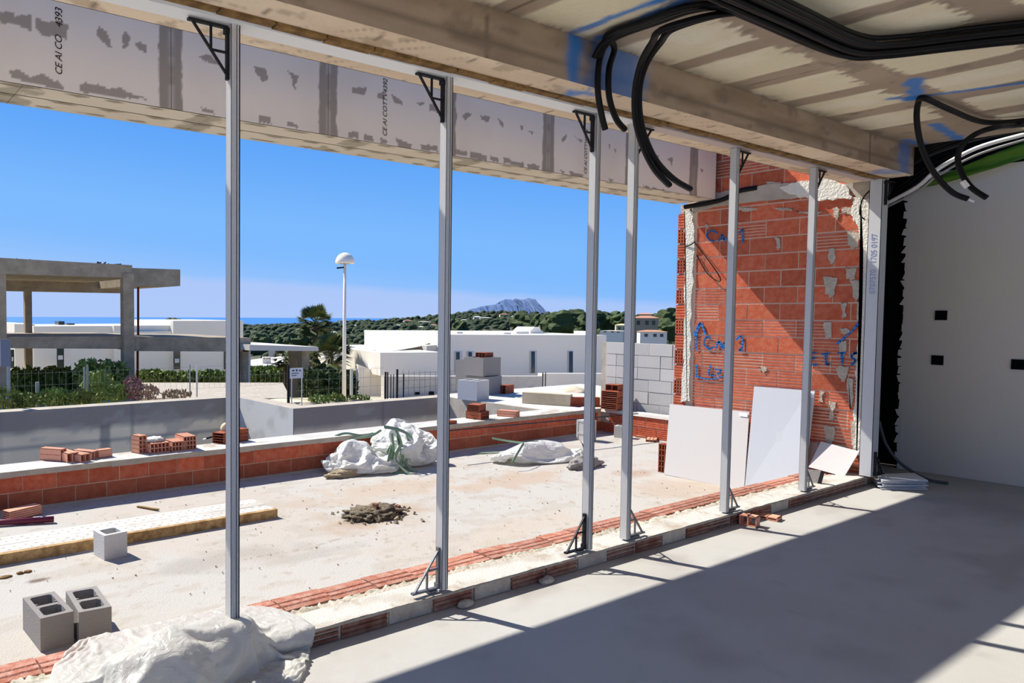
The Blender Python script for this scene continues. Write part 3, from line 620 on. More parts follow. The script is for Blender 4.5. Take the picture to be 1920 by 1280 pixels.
for i, (xb, xt, yt, yb, sd, lab) in enumerate(plist):
    if yb is None: pb_ = Vector((PY(436, 1135, 3.16).x, 3.16, ft))
    else: pb_ = PY(xb, yb, 3.16); pb_.z = ft
    pt_ = PY(xt, yt, 3.16); pt_.z = 3.075
    t_ = empty('metal_post', pb_, 0, lab, 'metal post', 'metal posts standing in the long opening')
    w_, d_, th = 0.024, 0.027, 0.003
    b = MB()
    for (x0, x1, y0, y1) in ((-w_, w_, -d_, -d_+th), (-w_, w_, d_-th, d_), (-w_, -w_+th, -d_, d_), (w_-0.006, w_, -d_, -d_+.01), (w_-0.006, w_, d_-.01, d_), (w_-.02, w_-.016, -d_, d_)):
        b.hexa([pb_+Vector(q) for q in ((x0, y0, 0), (x1, y0, 0), (x1, y1, 0), (x0, y1, 0))]+[pt_+Vector(q) for q in ((x0, y0, 0), (x1, y0, 0), (x1, y1, 0), (x0, y1, 0))])
    b.build('stud', m_alu, t_)
    tl = MB(); hd = -1 if i < 3 else 1
    bracket(t_, pt_.x+hd*0.030, pt_.y, 3.062, hd, -1, m_bracket)
    if yb is not None: bracket(t_, pb_.x+sd*0.032, pb_.y, ft+0.012, sd, 1, m_bracket if i == 2 else m_brl)
    MB().box(pb_.x-0.05 + sd*0.06, pb_.x+0.05+sd*0.1, 3.14, 3.19, ft-0.004, ft+0.006).build('foot_plate', m_brl, t_)
jb = empty('door_jamb', (8.86, 3.11, ft), 0, 'wide pale metal jamb with bluish vertical lettering at the brick wall edge', 'door jamb')
MB().box(8.80, 8.94, 3.055, 3.06, ft, 3.09).box(8.80, 8.803, 3.055, 3.165, ft, 3.09).box(8.80, 8.94, 3.16, 3.165, ft, 3.09).build('profile', m_alub, jb)
bracket(jb, 8.845, 3.04, 3.07, 1, -1, m_bracket); bracket(jb, 8.845, 3.04, ft+0.012, 1, 1, m_bracket)
cu = bpy.data.curves.new('printed_lettering', 'FONT'); cu.body = '0707570   1705 0197'; cu.size = 0.07; cu.extrude = 0.0004; cu.materials.append(M('blue_ink', c(148, 158, 190), bump=0))
o = bpy.data.objects.new('printed_lettering', cu); COL.objects.link(o); o.parent = jb
o.location = Vector((8.798, 3.085, 1.92))-wloc(jb); o.rotation_euler = Matrix(((0, 0, -1), (0, -1, 0), (-1, 0, 0))).to_euler()
o.matrix_basis = Matrix.Translation(Vector((8.798, 3.085, 1.95))-wloc(jb)) @ Matrix(((0, 0, -1, 0), (0, 1, 0, 0), (1, 0, 0, 0), (0, 0, 0, 1)))

# black sheeting and hose in the recess beside the jamb
def h_bs(u, v): return 0.05*(fbm(u*5, v*1.5, 151)-.5)+0.03*(fbm(u*14, v*6, 152)-.5)
bs = grid('black_sheet', (9.28, 3.46, 0.03), (1, 0, 0), (0, 0, 1), 0.90, 3.3, 0.05, None, m_blacks, None, h_bs); tag(bs, 'crumpled black plastic sheeting filling the recess behind the door jamb', 'plastic sheet')
hs = smooth(MB().tube(catmull([PX(1648, 790, 9.5), PX(1660, 830, 9.55), PX(1682, 862, 9.6), PX(1712, 885, 9.62), PX(1745, 900, 9.6), PZ(1778, 905, .02)], 7), 0.016, 8).build('hose', M('grey_hose', c(84, 84, 84), rough=.5)))
tag(hs, 'dark grey hose curving down from the black recess onto the floor', 'hose')
hs = smooth(MB().tube(catmull([PZ(1645, 862, 0.26), PZ(1650, 884, 0.05), PZ(1662, 893, .02)], 6), 0.014, 8).build('hose', M('pale_hose', c(190, 186, 176), rough=.5))); tag(hs, 'short pale hose end beside the foot of the door jamb', 'hose')
for i, (x, y, s_) in enumerate([(1765, 591, 'upper left'), (1758, 675, 'lower left'), (1909, 683, 'right hand')]):
    p = PX(x, y, 10.2); b = MB(); q = 0.052
    b.box(10.193, 10.199, p.y-q, p.y+q, p.z-q, p.z+q)
    o = b.build('socket_box', m_blacks); tag(o, f'black square socket recess, the {s_} one on the plaster wall', 'socket box', 'empty socket boxes in the plaster wall')
    fr = MB()
    for (y0, y1, z0_, z1) in ((-q, q, -q, -q+.006), (-q, q, q-.006, q), (-q, -q+.006, -q, q), (q-.006, q, -q, q)): fr.box(10.186, 10.195, p.y+y0, p.y+y1, p.z+z0_, p.z+z1)
    fr.build('rim', m_black, o)
# green sheet at the head of the plaster wall
gp = []
for i in range(24):
    x = 1688+i*11; t = i/23
    gp.append((PX(x, 356-10*t-58*t**1.5, 10.12), PX(x, 352-20*t-75*t**1.15, 10.12)))
gb = MB(); n = len(gp)
for k in range(5):
    for i in range(n):
        a, b = gp[i]; p = a.lerp(b, k/4); p.x += 0.03*math.sin(k*1.6+i*0.3)+0.02*random.random(); gb.v.append(tuple(p))
for k in range(4):
    for i in range(n-1): gb.f.append((k*n+i, k*n+i+1, (k+1)*n+i+1, (k+1)*n+i))
gs = gb.build('green_sheet', m_green); tag(smooth(gs), 'bright green plastic sheet sagging along the head of the plaster wall', 'plastic sheet')
sd_ = gs.modifiers.new('s', 'SOLIDIFY'); sd_.thickness = 0.004

# ------------------------------------------------------------------ conduits under the ceiling
def tubeobj(P, r, label, group=None, n=6, mat=m_black, name='conduit', res=6):
    o = smooth(MB().tube(catmull(P, res), r, n).build(name, mat)); tag(o, label, 'conduit', group); return o
G1 = 'black conduits bundled under the ceiling'
for i in range(13):
    w_ = i/12; jy = random.uniform(-.006, .006); zz = 3.335-random.choice((0, .025, .05))
    y0 = 2.04-0.19*w_+jy
    bx = 5.36-0.20*w_
    tubeobj([(2.5, y0-0.02, zz), (3.2, y0+random.uniform(-.02, .02), zz-.01), (4.3, y0, zz-.01), (bx-0.22, y0-0.01, zz-0.01), (bx+0.03, y0-0.12, zz), (bx+0.22, y0-0.42, zz), (bx+0.42+.02*w_, y0-0.72, zz), (6.6-.3*w_, 0.2, zz)], 0.0155, 'black conduit in the wide bundle strapped under the ceiling', G1, 7, res=6)
hang = [([(1135, 243), (1128, 215), (1121, 170), (1123, 120), (1132, 88)], 2.79, 'foremost short black conduit hanging at the beam, straight tip', 0.0),
        ([(1172, 243), (1155, 222), (1142, 180), (1142, 130), (1152, 92)], 2.78, 'second short black conduit at the beam, its tip curving right', 0.03)]
for pts, Y, lab, dz in hang:
    P = [PY(x, y, Y-0.0*i) for i, (x, y) in enumerate(pts)]
    P[-1].z = min(P[-1].z, 3.325)
    P += [Vector((3.80+dz, 2.66, 3.335)), Vector((3.80+dz, 2.45, 3.335)), Vector((3.80+dz, 2.22, 3.335)), Vector((3.92+dz, 2.08+dz, 3.33)), Vector((4.2, 2.07+dz, 3.33)), Vector((5.15, 2.05+dz, 3.325)), Vector((5.38, 1.95+dz, 3.33)), Vector((5.62, 1.6+dz, 3.33)), Vector((6.0, 1.1, 3.33))]
    tubeobj(P, 0.018, lab, None, 8)
for dx, lab in ((0.0, 'third black conduit strapped across the ceiling to the beam'), (0.035, 'fourth black conduit strapped across the ceiling, behind the hanging ends')):
    tubeobj([(3.86+dx, 2.80, 3.25), (3.85+dx, 2.70, 3.33), (3.84+dx, 2.4, 3.335), (3.85+dx, 2.2, 3.335), (3.98+dx, 2.1, 3.33), (4.6, 2.085, 3.33), (5.1, 2.08, 3.33)], 0.017, lab, None, 8)
for pts, lab in (([(1255, 347), (1228, 318), (1206, 275), (1192, 225), (1191, 170), (1202, 120), (1222, 82), (1250, 52)], 'longer black conduit loop hanging below the beam, inner curve'),
                 ([(1294, 354), (1262, 335), (1228, 298), (1204, 240), (1198, 175), (1210, 122), (1238, 80), (1270, 50)], 'longer black conduit loop hanging below the beam, outer curve')):
    P = [PY(x, y, Y) for (x, y), Y in zip(pts, (2.70, 2.68, 2.66, 2.62, 2.56, 2.48, 2.36, 2.22))]
    for p in P: p.z = min(p.z, 3.33)
    P += [Vector((4.1, 2.1, 3.335)), Vector((4.5, 2.06, 3.33)), Vector((5.0, 2.04, 3.33))]
    tubeobj(P, 0.019, lab, None, 8)
# right hand group
P = [PX(x, y, X) for (x, y), X in zip([(1815, 373), (1785, 360), (1752, 325), (1728, 275), (1719, 225), (1722, 192)], (7.3, 7.25, 7.15, 7.05, 7.0, 6.98))]
for p in P: p.z = min(p.z, 3.35)
P += [PZ(1733, 184, 3.345), PZ(1780, 205, 3.33), PZ(1840, 228, 3.33), PZ(1900, 228, 3.33), PZ(1990, 216, 3.33)]
c1 = tubeobj(P, 0.021, 'black conduit drooping from the blue cross mark, white wire at its tip', None, 8)
P0 = PX(1815, 373, 7.3); tag(MB().tube([P0, PX(1826, 378, 7.3)], 0.008, 6).build('wire_end', m_paper, c1), None)
P = [PX(x, y, 7.6) for x, y in [(1850, 371), (1822, 352), (1803, 325), (1796, 295), (1806, 270), (1832, 250), (1870, 238)]]+[PZ(1920, 234, 3.32), PZ(2000, 224, 3.32)]
for p in P: p.z = min(p.z, 3.34)
c2 = tubeobj(P, 0.021, 'black conduit with a white tape band curling below the right ceiling corner', None, 8)
MB().tube([PX(1806, 340, 7.59), PX(1815, 351, 7.59)], 0.0225, 8).build('tape_band', m_paper, c2)
for k in range(4):
    o_ = 6*k
    P = [PX(1690-o_, 322+o_*.3, 9.1), PX(1735, 276+o_*.9, 8.9), PX(1780+o_, 256+o_*.7, 8.9), PX(1850, 240+o_*.8, 9.0), PX(1930, 226+o_*.9, 9.0), PX(2050, 208+o_, 9.0)]
    tubeobj(P, 0.024, 'black conduit in the cluster running above the plaster wall', 'black conduits above the plaster wall', 6)
for k, (m_, lab) in enumerate(((m_paper, 'white conduit sloping up along the plaster wall head'), (M('grey_conduit', c(150, 150, 148), rough=.5), 'thinner grey conduit sloping up below the white conduit'))):
    P = [PX(1650, 388+k*6, 9.3), PX(1720, 350+k*9, 9.2), PX(1760, 316+k*12, 9.1), PX(1830, 278+k*13, 9.1), PX(1920, 252+k*10, 9.1), PX(2040, 222+k*8, 9.1)]
    tubeobj(P, 0.020-0.008*k, lab, None, 8, m_)
for k in range(3):
    P = [PX(1655, 372+k*6, 9.45), PX(1700, 340+k*8, 9.4), PX(1740, 312+k*8, 9.35), PX(1790, 290+k*6, 9.3), PX(1850, 268+k*7, 9.3), PX(1930, 240+k*9, 9.3)]
    tubeobj(P, 0.022, 'dark cable behind the white conduit above the plaster wall', 'dark cables behind the white conduit', 6)

# ------------------------------------------------------------------ ground, sea, hill, rock
XS_ = [-400, 0, 300, 455, 560, 640, 700, 760, 830, 880, 940, 1000, 1100, 1160, 1264, 1450, 2200]
YS_ = [622, 620, 617, 614, 610, 606, 604, 600, 594, 589, 587, 588, 596, 598, 590, 578, 570]
azs = []; tes = []
for x, y in zip(XS_, YS_):
    v = ray(x, y); azs.append(math.atan2(v[1], v[0])); tes.append(v[2]/math.hypot(v[0], v[1]))
azs = np.array(azs[::-1]); tes = np.array(tes[::-1])
def terr(x, y):
    x = np.asarray(x, float); y = np.asarray(y, float); R = np.hypot(x, y); A = np.arctan2(y, x)
    ridge = CZ+np.interp(A, azs, tes)*900
    z = np.interp(R, [0, 13, 20, 27, 36, 60, 100, 170], [-1.2, -1.2, -1.25, -1.35, -2.5, -5, -8, -11])
    t = sst(170, 900, R); z = np.where(R > 170, -11+(ridge+11)*np.clip((R-170)/730, 0, 1)**1.3, z)
    z = np.where(R > 900, ridge-(R-900)*0.09, z)
    z = z+np.where(R > 60, (fbm(x/60, y/60, 201, 3)-.5)*np.interp(R, [60, 300, 800, 900], [1, 8, 6, 2]), 0)
    plate = (y > -40) & (x > 10) & (R < 15.9)
    z = np.where(plate, -0.02+0.12*fbm(x*0.8, y*0.8, 202), z)
    z = np.where((y > 12.85) & (y < 20) & (x <= 10), np.interp(y, [12.85, 16, 20], [-0.15, -0.45, -1.25])+0.15*(fbm(x, y, 203)-.5), z)
    z = np.where((x > -3) & (x < 9.9) & (y > 8) & (y < 12.4), -3.2, z)
    return z
def terrain_mesh():
    na = 260; rr = np.concatenate([np.arange(8.5, 24, 0.35), np.geomspace(24, 1900, 110)])
    A = np.linspace(math.radians(-10), math.radians(140), na)
    a, r = np.meshgrid(A, rr, indexing='ij'); x = r*np.cos(a); y = r*np.sin(a); z = terr(x, y)
    inside = (x < 10.5) & (x > -3) & (y < 12.6); z = np.where(inside, -3.4, z)
    P = np.stack([x, y, z], -1).reshape(-1, 3); nv = len(rr); i = np.arange((na-1)*(nv-1)); k = (i//(nv-1))*nv+(i % (nv-1))
    F = np.stack([k, k+1, k+nv+1, k+nv], 1)
    cx = P[F].mean(1); keep = ~((cx[:, 0] < 11.4) & (cx[:, 0] > -3) & (cx[:, 1] < 12.75)); F = F[keep]
    me = bpy.data.meshes.new('ground'); me.from_pydata([tuple(p) for p in P], [], [tuple(f) for f in F.tolist()]); me.update()
    C = np.ones((len(P), 4), np.float32); R = np.hypot(P[:, 0], P[:, 1])
    n = fbm(P[:, 0]*0.5, P[:, 1]*0.5, 205); n2 = fbm(P[:, 0]/14, P[:, 1]/14, 206)
    near = np.array([rgbc(212, 198, 170)]*len(P)); near = mixc(near, sst(.45, .65, n), rgbc(186, 172, 142)); grass = mixc(near, sst(.5, .6, n)*(np.arctan2(P[:, 1], P[:, 0]) > 1.0), rgbc(104, 112, 66), 0.9)
    col = np.where((R > 22)[:, None], grass, near); col = np.where((R > 70)[:, None], mixc(np.array([rgbc(58, 66, 44)]*len(P)), sst(.60, .72, n2), rgbc(142, 130, 104), .8), col)
    C[:, :3] = col; at = me.color_attributes.new('Col', 'FLOAT_COLOR', 'POINT'); at.data.foreach_set('color', C.ravel())
    o = link('ground', me, m_paint, None, (0, 0, 0)); return smooth(o)
gr = terrain_mesh(); tag(gr, kind='structure')
# unseen pale ground added round the house to bounce sun into the room
bounce_yard = MB().box(-22, -1.81, -30, 3.0, -0.3, -0.03).box(-1.81, 24, -30, -2.21, -0.3, -0.03).box(10.6, 24, -2.21, 4.0, -0.3, -0.03).build('bounce_yard', m_bounce); tag(bounce_yard, kind='structure')
b = MB(); n = 96; b.v = [(0, 0, -73)]+[(12300*math.cos(2*PI*i/n), 12300*math.sin(2*PI*i/n), -73) for i in range(n)]; b.f = [(0, i+1, (i+1) % n+1) for i in range(n)]
sea = b.build('sea', m_sea, None, (0, 0, -73)); tag(sea, kind='structure')
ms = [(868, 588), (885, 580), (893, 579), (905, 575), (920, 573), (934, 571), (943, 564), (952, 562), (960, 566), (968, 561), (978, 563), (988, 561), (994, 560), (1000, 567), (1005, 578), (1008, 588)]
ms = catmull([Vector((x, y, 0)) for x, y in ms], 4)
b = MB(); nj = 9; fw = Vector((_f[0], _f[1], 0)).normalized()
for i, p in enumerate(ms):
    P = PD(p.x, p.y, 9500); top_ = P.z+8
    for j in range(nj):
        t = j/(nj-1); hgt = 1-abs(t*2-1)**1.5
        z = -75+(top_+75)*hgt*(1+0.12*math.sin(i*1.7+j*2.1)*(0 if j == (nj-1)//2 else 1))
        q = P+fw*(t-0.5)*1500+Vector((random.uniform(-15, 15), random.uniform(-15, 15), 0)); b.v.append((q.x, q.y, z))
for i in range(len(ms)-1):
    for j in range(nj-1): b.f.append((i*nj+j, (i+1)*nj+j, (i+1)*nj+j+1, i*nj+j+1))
o = b.build('hazy_sea_rock', m_mount_haze); tag(o, 'rocky headland with haze in its blue grey colour, rising from the sea on the horizon', 'mountain')

# retaining walls of the sunken area outside the parapet
rt = MB().box(-3, 6.86, 12.38, 12.72, -3.2, 0.148).box(6.52, 6.86, 10.36, 12.38, -3.2, 0.148).build('wall_retaining', m_conc); tag(rt, kind='structure')
def col_ret(u, v):
    C = np.ones(u.shape+(3,))*rgbc(248, 226, 182); C = mixc(C, sst(.4, .7, fbm(u*.8, v*1.5, 211)), rgbc(226, 206, 168), .8)
    C = mixc(C, sst(-0.06, 0.06, v-(3.348-0.36+0.1*(fbm(u*3, v*0, 212)-.5))), rgbc(140, 128, 114), .9)
    C = mixc(C, sst(.62, .68, fbm(u*2, v*5, 213)), rgbc(176, 164, 144), .6)
    for uu in (3.0, 5.35, 7.5, 9.3): C = mixc(C, sst(0.03, 0.01, np.abs(u-uu)), rgbc(120, 114, 106), .6)
    for vv in (2.3, 2.75): C = mixc(C, sst(0.015, 0.005, np.abs(v-vv)), rgbc(140, 134, 124), .7)
    return mixc(C, sst(.11, .09, np.abs(u-7.0))*(v < 3.0), rgbc(120, 116, 108), .7)
grid('wall_face', (-3, 12.375, -3.2), (1, 0, 0), (0, 0, 1), 9.52, 3.348, 0.06, col_ret, m_paint, rt)
rb = MB().box(6.86, 9.98, 10.36, 10.66, -3.2, 0.148).box(9.98, 10.3, 8.08, 10.36, -3.2, 0.144).build('wall_retaining_inner', m_conc); tag(rb, kind='structure')
grid('wall_face', (6.53, 10.355, -3.2), (1, 0, 0), (0, 0, 1), 3.45, 3.348, 0.06, lambda u, v: col_ret(u+1.1, v), m_paint, rb)
grid('wall_face', (6.515, 12.37, -3.2), (0, -1, 0), (0, 0, 1), 2.02, 3.348, 0.06, lambda u, v: mixc(np.ones(u.shape+(3,))*rgbc(206, 202, 192), sst(.5, .7, fbm(u*3, v*3, 214)), rgbc(186, 182, 172)), m_paint, rt)
tag(MB().box(-3, 10, 8.08, 12.4, -3.3, -3.15).build('basin_floor', m_concl), kind='structure')
sl_ = MB().box(10.02, 14.5, 8.0, 10.7, -0.3, 0.149).build('platform_slab', m_concl); tag(sl_, kind='structure')
cb = MB(); a_ = PZ(990, 756, 0.15); b_ = PZ(1080, 762, 0.15); cb.bar(a_+Vector((0, .1, .09)), b_+Vector((0, .1, .09)), 0.2, 0.22)
tag(cb.build('kerb_block', m_soil), 'long rough concrete kerb beyond the white slab', 'kerb')
cb = MB(); a_ = PZ(1080, 762, 0.15); b_ = PZ(1136, 762, 0.15); cb.bar(a_+Vector((0, .14, .07)), b_+Vector((0, .14, .07)), 0.1, 0.16)
tag(cb.build('brick_row', m_brick), 'low row of orange bricks between kerb and brick stack', 'brick')
st = MB(); st.bar(PZ(830, 808, 0.165), PZ(1196, 775, 0.165), 0.025, 0.012); tag(st.build('steel_strip', m_bracket), 'thin dark steel strip lying along the parapet edge', 'steel strip')

# ------------------------------------------------------------------ loose blocks and bricks
def topframe(p0, p1, p2, z):
    a = PZ(*p0, z); b_ = PZ(*p1, z); c_ = PZ(*p2, z); ang = math.atan2(b_.y-a.y, b_.x-a.x); ctr = (b_+c_)/2
    return ctr, ang
def conc_block(name, ctr, ang, zb, L, Wd, H, cells_, label, group, mat=m_block, tilt=0, rot=None):
    t = empty(name, (ctr.x, ctr.y, zb), ang, label, 'concrete block', group)
    if rot: t.rotation_euler = rot
    w = 0.032; b = MB(); b.box(-Wd/2, -Wd/2+w, -L/2, L/2, 0, H).box(Wd/2-w, Wd/2, -L/2, L/2, 0, H).box(-Wd/2+w, Wd/2-w, -L/2, -L/2+w, 0, H).box(-Wd/2+w, Wd/2-w, L/2-w, L/2, 0, H)
    for k in range(1, cells_): y = -L/2+k*L/cells_; b.box(-Wd/2+w, Wd/2-w, y-w/2, y+w/2, 0, H-.004)
    for sx, sy in ((1, 1), (1, -1), (-1, 1), (-1, -1)):
        for k in range(cells_):   # small fillets in the cell corners
            yc = -L/2+L*(k+.5)/cells_+sy*(L/cells_/2-w*.9); xc = sx*(Wd/2-w); b.prism([(xc, yc, .02), (xc-sx*.018, yc, .02), (xc, yc-sy*.018, .02)], (0, 0, H-.021))
    o = b.build('shell', mat, t, local=True)
    MB().box(-Wd/2+w, Wd/2-w, -L/2+w, L/2-w, 0.005, 0.02).build('web_base', mat, t, local=True)
    return t
c0, a0 = topframe((69, 1164), (134, 1149), (47, 1117), -0.05); conc_block('concrete_block', c0, a0, -0.25, 0.385, 0.195, 0.2, 2, 'left one of the two dark concrete blocks with two cells, nearest the sill', 'concrete blocks on the terrace')
c0, a0 = topframe((155, 1143), (214, 1132), (118, 1112), -0.05); conc_block('concrete_block', c0, a0, -0.25, 0.385, 0.195, 0.2, 2, 'right one of the two dark concrete blocks with two cells, slightly turned', 'concrete blocks on the terrace')
s_ = 2.977; c0, a0 = topframe((585/s_, 850+457/s_), (708/s_, 850+432/s_), (523/s_, 850+430/s_), -0.05); conc_block('concrete_block', c0, a0, -0.25, 0.2, 0.2, 0.2, 1, 'single-cell grey concrete block standing against the dotted panel', 'concrete blocks on the terrace', m_blockl)
p = PZ(1105, 826, -0.25); t = conc_block('concrete_block', p, 0, -0.25, 0.42, 0.22, 0.2, 2, 'concrete block lying on its side with its cell facing the room, by the parapet', 'concrete blocks on the terrace', m_blockl)
t.location = (p.x, p.y+0.2, -0.15); t.rotation_euler = (PI/2, 0, -0.2); t.location.z = -0.04-0.0
t.rotation_euler = Matrix(((0, 0, 1), (1, 0, 0), (0, 1, 0))).to_euler(); t.location = (p.x-0.1, p.y+0.06, -0.14)
p = PZ(1166, 820, -0.25); conc_block('concrete_block', p, 0.3, -0.25, 0.2, 0.17, 0.19, 1, 'pale half block standing in the terrace corner behind the fourth post', 'concrete blocks on the terrace', m_blockl)
GB = 'loose hollow bricks on the parapet coping'
hcache = {}
def hbrick(px_, py_, z, L, Wd, H, nw, nh, rz, label, mat=m_brickl, group=GB, at=None):
    k = (L, Wd, H, nw, nh, mat.name)
    if k not in hcache: hcache[k] = hollow(L, Wd, H, nw, nh); hcache[k].materials.append(mat)
    p = at if at is not None else PZ(px_, py_, z)
    o = link('hollow_brick', hcache[k], None, None, (p.x, p.y, z)); o.rotation_euler = (0, 0, rz); return tag(o, label, 'brick', group)
ZC = 0.152
hbrick(100, 862, ZC, .26, .10, .13, 2, 2, 2.25, 'leftmost loose brick on the coping, turned away with paired holes')
hbrick(127, 863, ZC, .24, .13, .10, 2, 1, 1.75, 'second loose brick from the left on the coping, two big holes')
hbrick(147, 863, ZC, .24, .13, .085, 2, 1, 1.95, 'third loose brick from the left on the coping, low with two holes')
hbrick(160, 858, ZC, .26, .11, .085, 2, 1, 2.15, 'fourth loose brick from the left, skewed behind the others on the coping')
hbrick(194, 856, ZC, .16, .10, .085, 2, 1, 0.15, 'small single brick piece alone on the coping, left of the upright brick')
hbrick(261, 848, ZC, .14, .11, .20, 2, 4, 1.85, 'tall brick standing upright on the coping with two columns of holes')
hbrick(293, 846, ZC, .22, .235, .115, 5, 2, 1.6, 'wide brick with a lump of white mortar on top, right of the upright brick')
hbrick(328, 843, ZC, .22, .17, .115, 4, 2, 1.6, 'brick in the middle of the row, end holes facing the room')
hbrick(348, 840, ZC, .26, .16, .16, 4, 3, 1.55, 'taller brick at the right end of the row, twelve small end holes')
def lump(ctr, rx, ry, rz, amp, seed, name, mat, label=None, cat=None, sub=3, f=3.0, parent=None, group=None, ridge=False):
    bm = bmesh.new(); bmesh.ops.create_icosphere(bm, subdivisions=sub, radius=1)
    for v in bm.verts:
        p = v.co.copy(); q = p*f+Vector((seed*7.1, seed*3.3, seed))
        n = mnoise.fractal(q, 0.8, 2.1, 5)
        if ridge: n = (0.5-abs(n))*1.1+0.35*(0.4-abs(mnoise.fractal(q*2.3, 0.8, 2, 4)))
        k = 1+amp*n; v.co = Vector((p.x*rx*k, p.y*ry*k, max(p.z, -0.35)*rz*k))
    me = bpy.data.meshes.new(name); bm.to_mesh(me); bm.free(); zmin = min(v.co.z for v in me.vertices)
    for v in me.vertices: v.co.z -= zmin
    o = link(name, me, mat, parent, tuple(Vector(ctr)-(wloc(parent) if parent else Vector((0, 0, 0))))); smooth(o); return tag(o, label, cat, group)
p = PZ(290, 846, ZC); lump((p.x, p.y+.02, ZC+.112), .12, .09, .04, .3, 3, 'mortar_lump', m_mortw, 'lump of white mortar drying on top of the wide brick', 'mortar')
hbrick(418, 829, ZC, .2, .17, .13, 1, 4, 0.5, 'brick under the pale ball on the coping left of the first post', m_brick)
hbrick(447, 826, ZC+.0, .2, .15, .15, 2, 3, 0.1, 'brick just right of the first post, beside the pale ball', m_brick)
p = PZ(421, 826, ZC); lump((p.x, p.y-.02, ZC+.125), .06, .06, .075, .05, 4, 'stone_ball', M('pale_stone', c(216, 200, 164)), 'round pale stone resting on the bricks by the first post', 'stone', f=1)
t = empty('trowel', tuple(PZ(383, 820, ZC+.06)), 0, 'small trowel with a dark handle lying across the bricks', 'trowel')
a_ = PY(386, 822, p.y); b_ = PY(412, 815, p.y); MB().tube([a_, b_], .011, 7).build('handle', m_black, t); MB().bar(PY(381, 824, p.y), a_, .03, .012).build('blade', m_alub, t)
hbrick(838, 794, ZC, .3, .12, .04, 3, 1, 0.1, 'thin flat brick piece behind the second post', m_brick)
hbrick(895, 784, ZC, .26, .24, .115, 5, 2, 1.8, 'lower brick of the pair on the coping right of the second post', m_brick)
hbrick(0, 0, ZC+.118, .24, .2, .10, 1, 4, 0.35, 'upper brick of the pair right of the second post', m_brick, GB, PZ(893, 784, ZC))
hbrick(953, 780, ZC, .30, .17, .09, 4, 2, 1.95, 'low pink brick lying alone on the coping, four hole columns', m_brickl)
for k in range(3): hbrick(0, 0, ZC+.102*k, .28, .28, .10, 1, 3, 0.12+.03*k, ['bottom brick', 'second brick', 'third brick'][k]+' of the stack at the parapet corner', m_brick, 'stacked bricks at the parapet corner', PZ(1149, 766, ZC))
hbrick(0, 0, ZC+.306, .24, .22, .10, 2, 1, 0.2, 'top brick of the stack at the parapet corner', m_brick, 'stacked bricks at the parapet corner', PZ(1152, 765, ZC))
hbrick(1240, 890, -.248, .12, .12, .36, 3, 5, 0, 'ribbed brick standing behind the wide grey board', m_brick, None, Vector((8.86, 5.26, 0)))
hbrick(1222, 826, -.25, .3, .16, .035, 3, 1, .5, 'flat terracotta piece on the terrace by the low end wall', m_pink, 'terracotta pieces in the terrace corner')
hbrick(1206, 820, -.25, .2, .12, .03, 2, 1, 1.9, 'smaller terracotta piece beside the flat one in the corner', m_pink, 'terracotta pieces in the terrace corner')
hbrick(1405, 984, 0.002, .085, .13, .085, 2, 1, .15, 'left one of two small brick cubes on the floor by the sill', m_brickl, 'small brick pieces on the floor by the sill')
hbrick(1442, 972, 0.002, .12, .16, .03, 2, 1, .15, 'right, flatter one of two small brick pieces by the sill', m_brickl, 'small brick pieces on the floor by the sill')
o = hbrick(42, 968, -.245, .34, .13, .09, 1, 4, .35, 'ribbed brick lying tilted at the left edge of the terrace', m_brickl, None)
pz = [PZ(-80, 984, -.215), PZ(62, 975, -.215), PZ(80, 974, -.215), PZ(101, 973, -.215)]
t = empty('plastic_pipe', (pz[3].x, pz[3].y, -.25), 0, 'maroon plastic pipe with a white sticker lying at the left edge', 'pipe')
smooth(MB().tube([pz[0], pz[3]], .03, 12).build('tube', m_maroon, t)); smooth(MB().tube([pz[1], pz[2]], .0315, 12).build('sticker', m_paper, t))
# dotted panel with a wooden edge
PA = [PZ(-90, 1072, -.18), PZ(508, 958, -.18), PZ(492, 948, -.18)]
t = empty('formwork_panel', (1.6, 6.3, -.25), 0, 'long pale dotted panel with a rough wooden edge on the terrace', 'panel')
MB().box(-1.2, 3.66, 6.09, 6.14, -.25, -.165).build('wooden_edge', m_edge, t)
def col_dots(u, v):
    C = np.ones(u.shape+(3,))*rgbc(204, 200, 192); C = mixc(C, sst(.5, .7, fbm(u*3, v*5, 221)), rgbc(186, 180, 170), .7)
    for k, vv in enumerate((.06, .14, .30, .38)):
        ph = ((u+0.03*k) % 0.085)-0.042; C = mixc(C, sst(0.014, 0.007, np.hypot(ph, v-vv)), rgbc(110, 96, 80), .85)
    C = mixc(C, sst(.008, .003, np.abs(v-.22+(fbm(u*3, v*0, 4)-.5)*.03)), rgbc(140, 130, 118), .8)
    return mixc(C, sst(.02, .01, np.abs(v-.18))*sst(.5, .6, fbm(u*4, v*4, 223)), rgbc(130, 120, 108), .7)
grid('dotted_sheet', (-1.2, 6.14, -.172), (1, 0, 0), (0, 1, 0), 4.86, 0.44, 0.015, col_dots, m_terr, t)
MB().box(-1.2, 3.65, 6.14, 6.58, -.25, -.174).build('panel_core', m_wood, t)
a_ = PZ(258, 949, -.24); b_ = PZ(297, 955, -.235); tag(MB().bar(a_, b_, .03, .012).build('wood_sliver', m_wood), 'small sliver of wood on the bare terrace', 'wood piece')
for q, (x, y) in enumerate([(10, 1082), (38, 1075), (52, 1072)]): p = PZ(x, y, -.25); lump((p.x, p.y, -.252), .03+.02*(q == 0), .03, .012, .4, q+31, 'mud_crumb', m_wood, ['largest dark mud crumb at the left edge', 'middle dark mud crumb near the left edge', 'right dark mud crumb near the left edge'][q], 'dirt', 2)
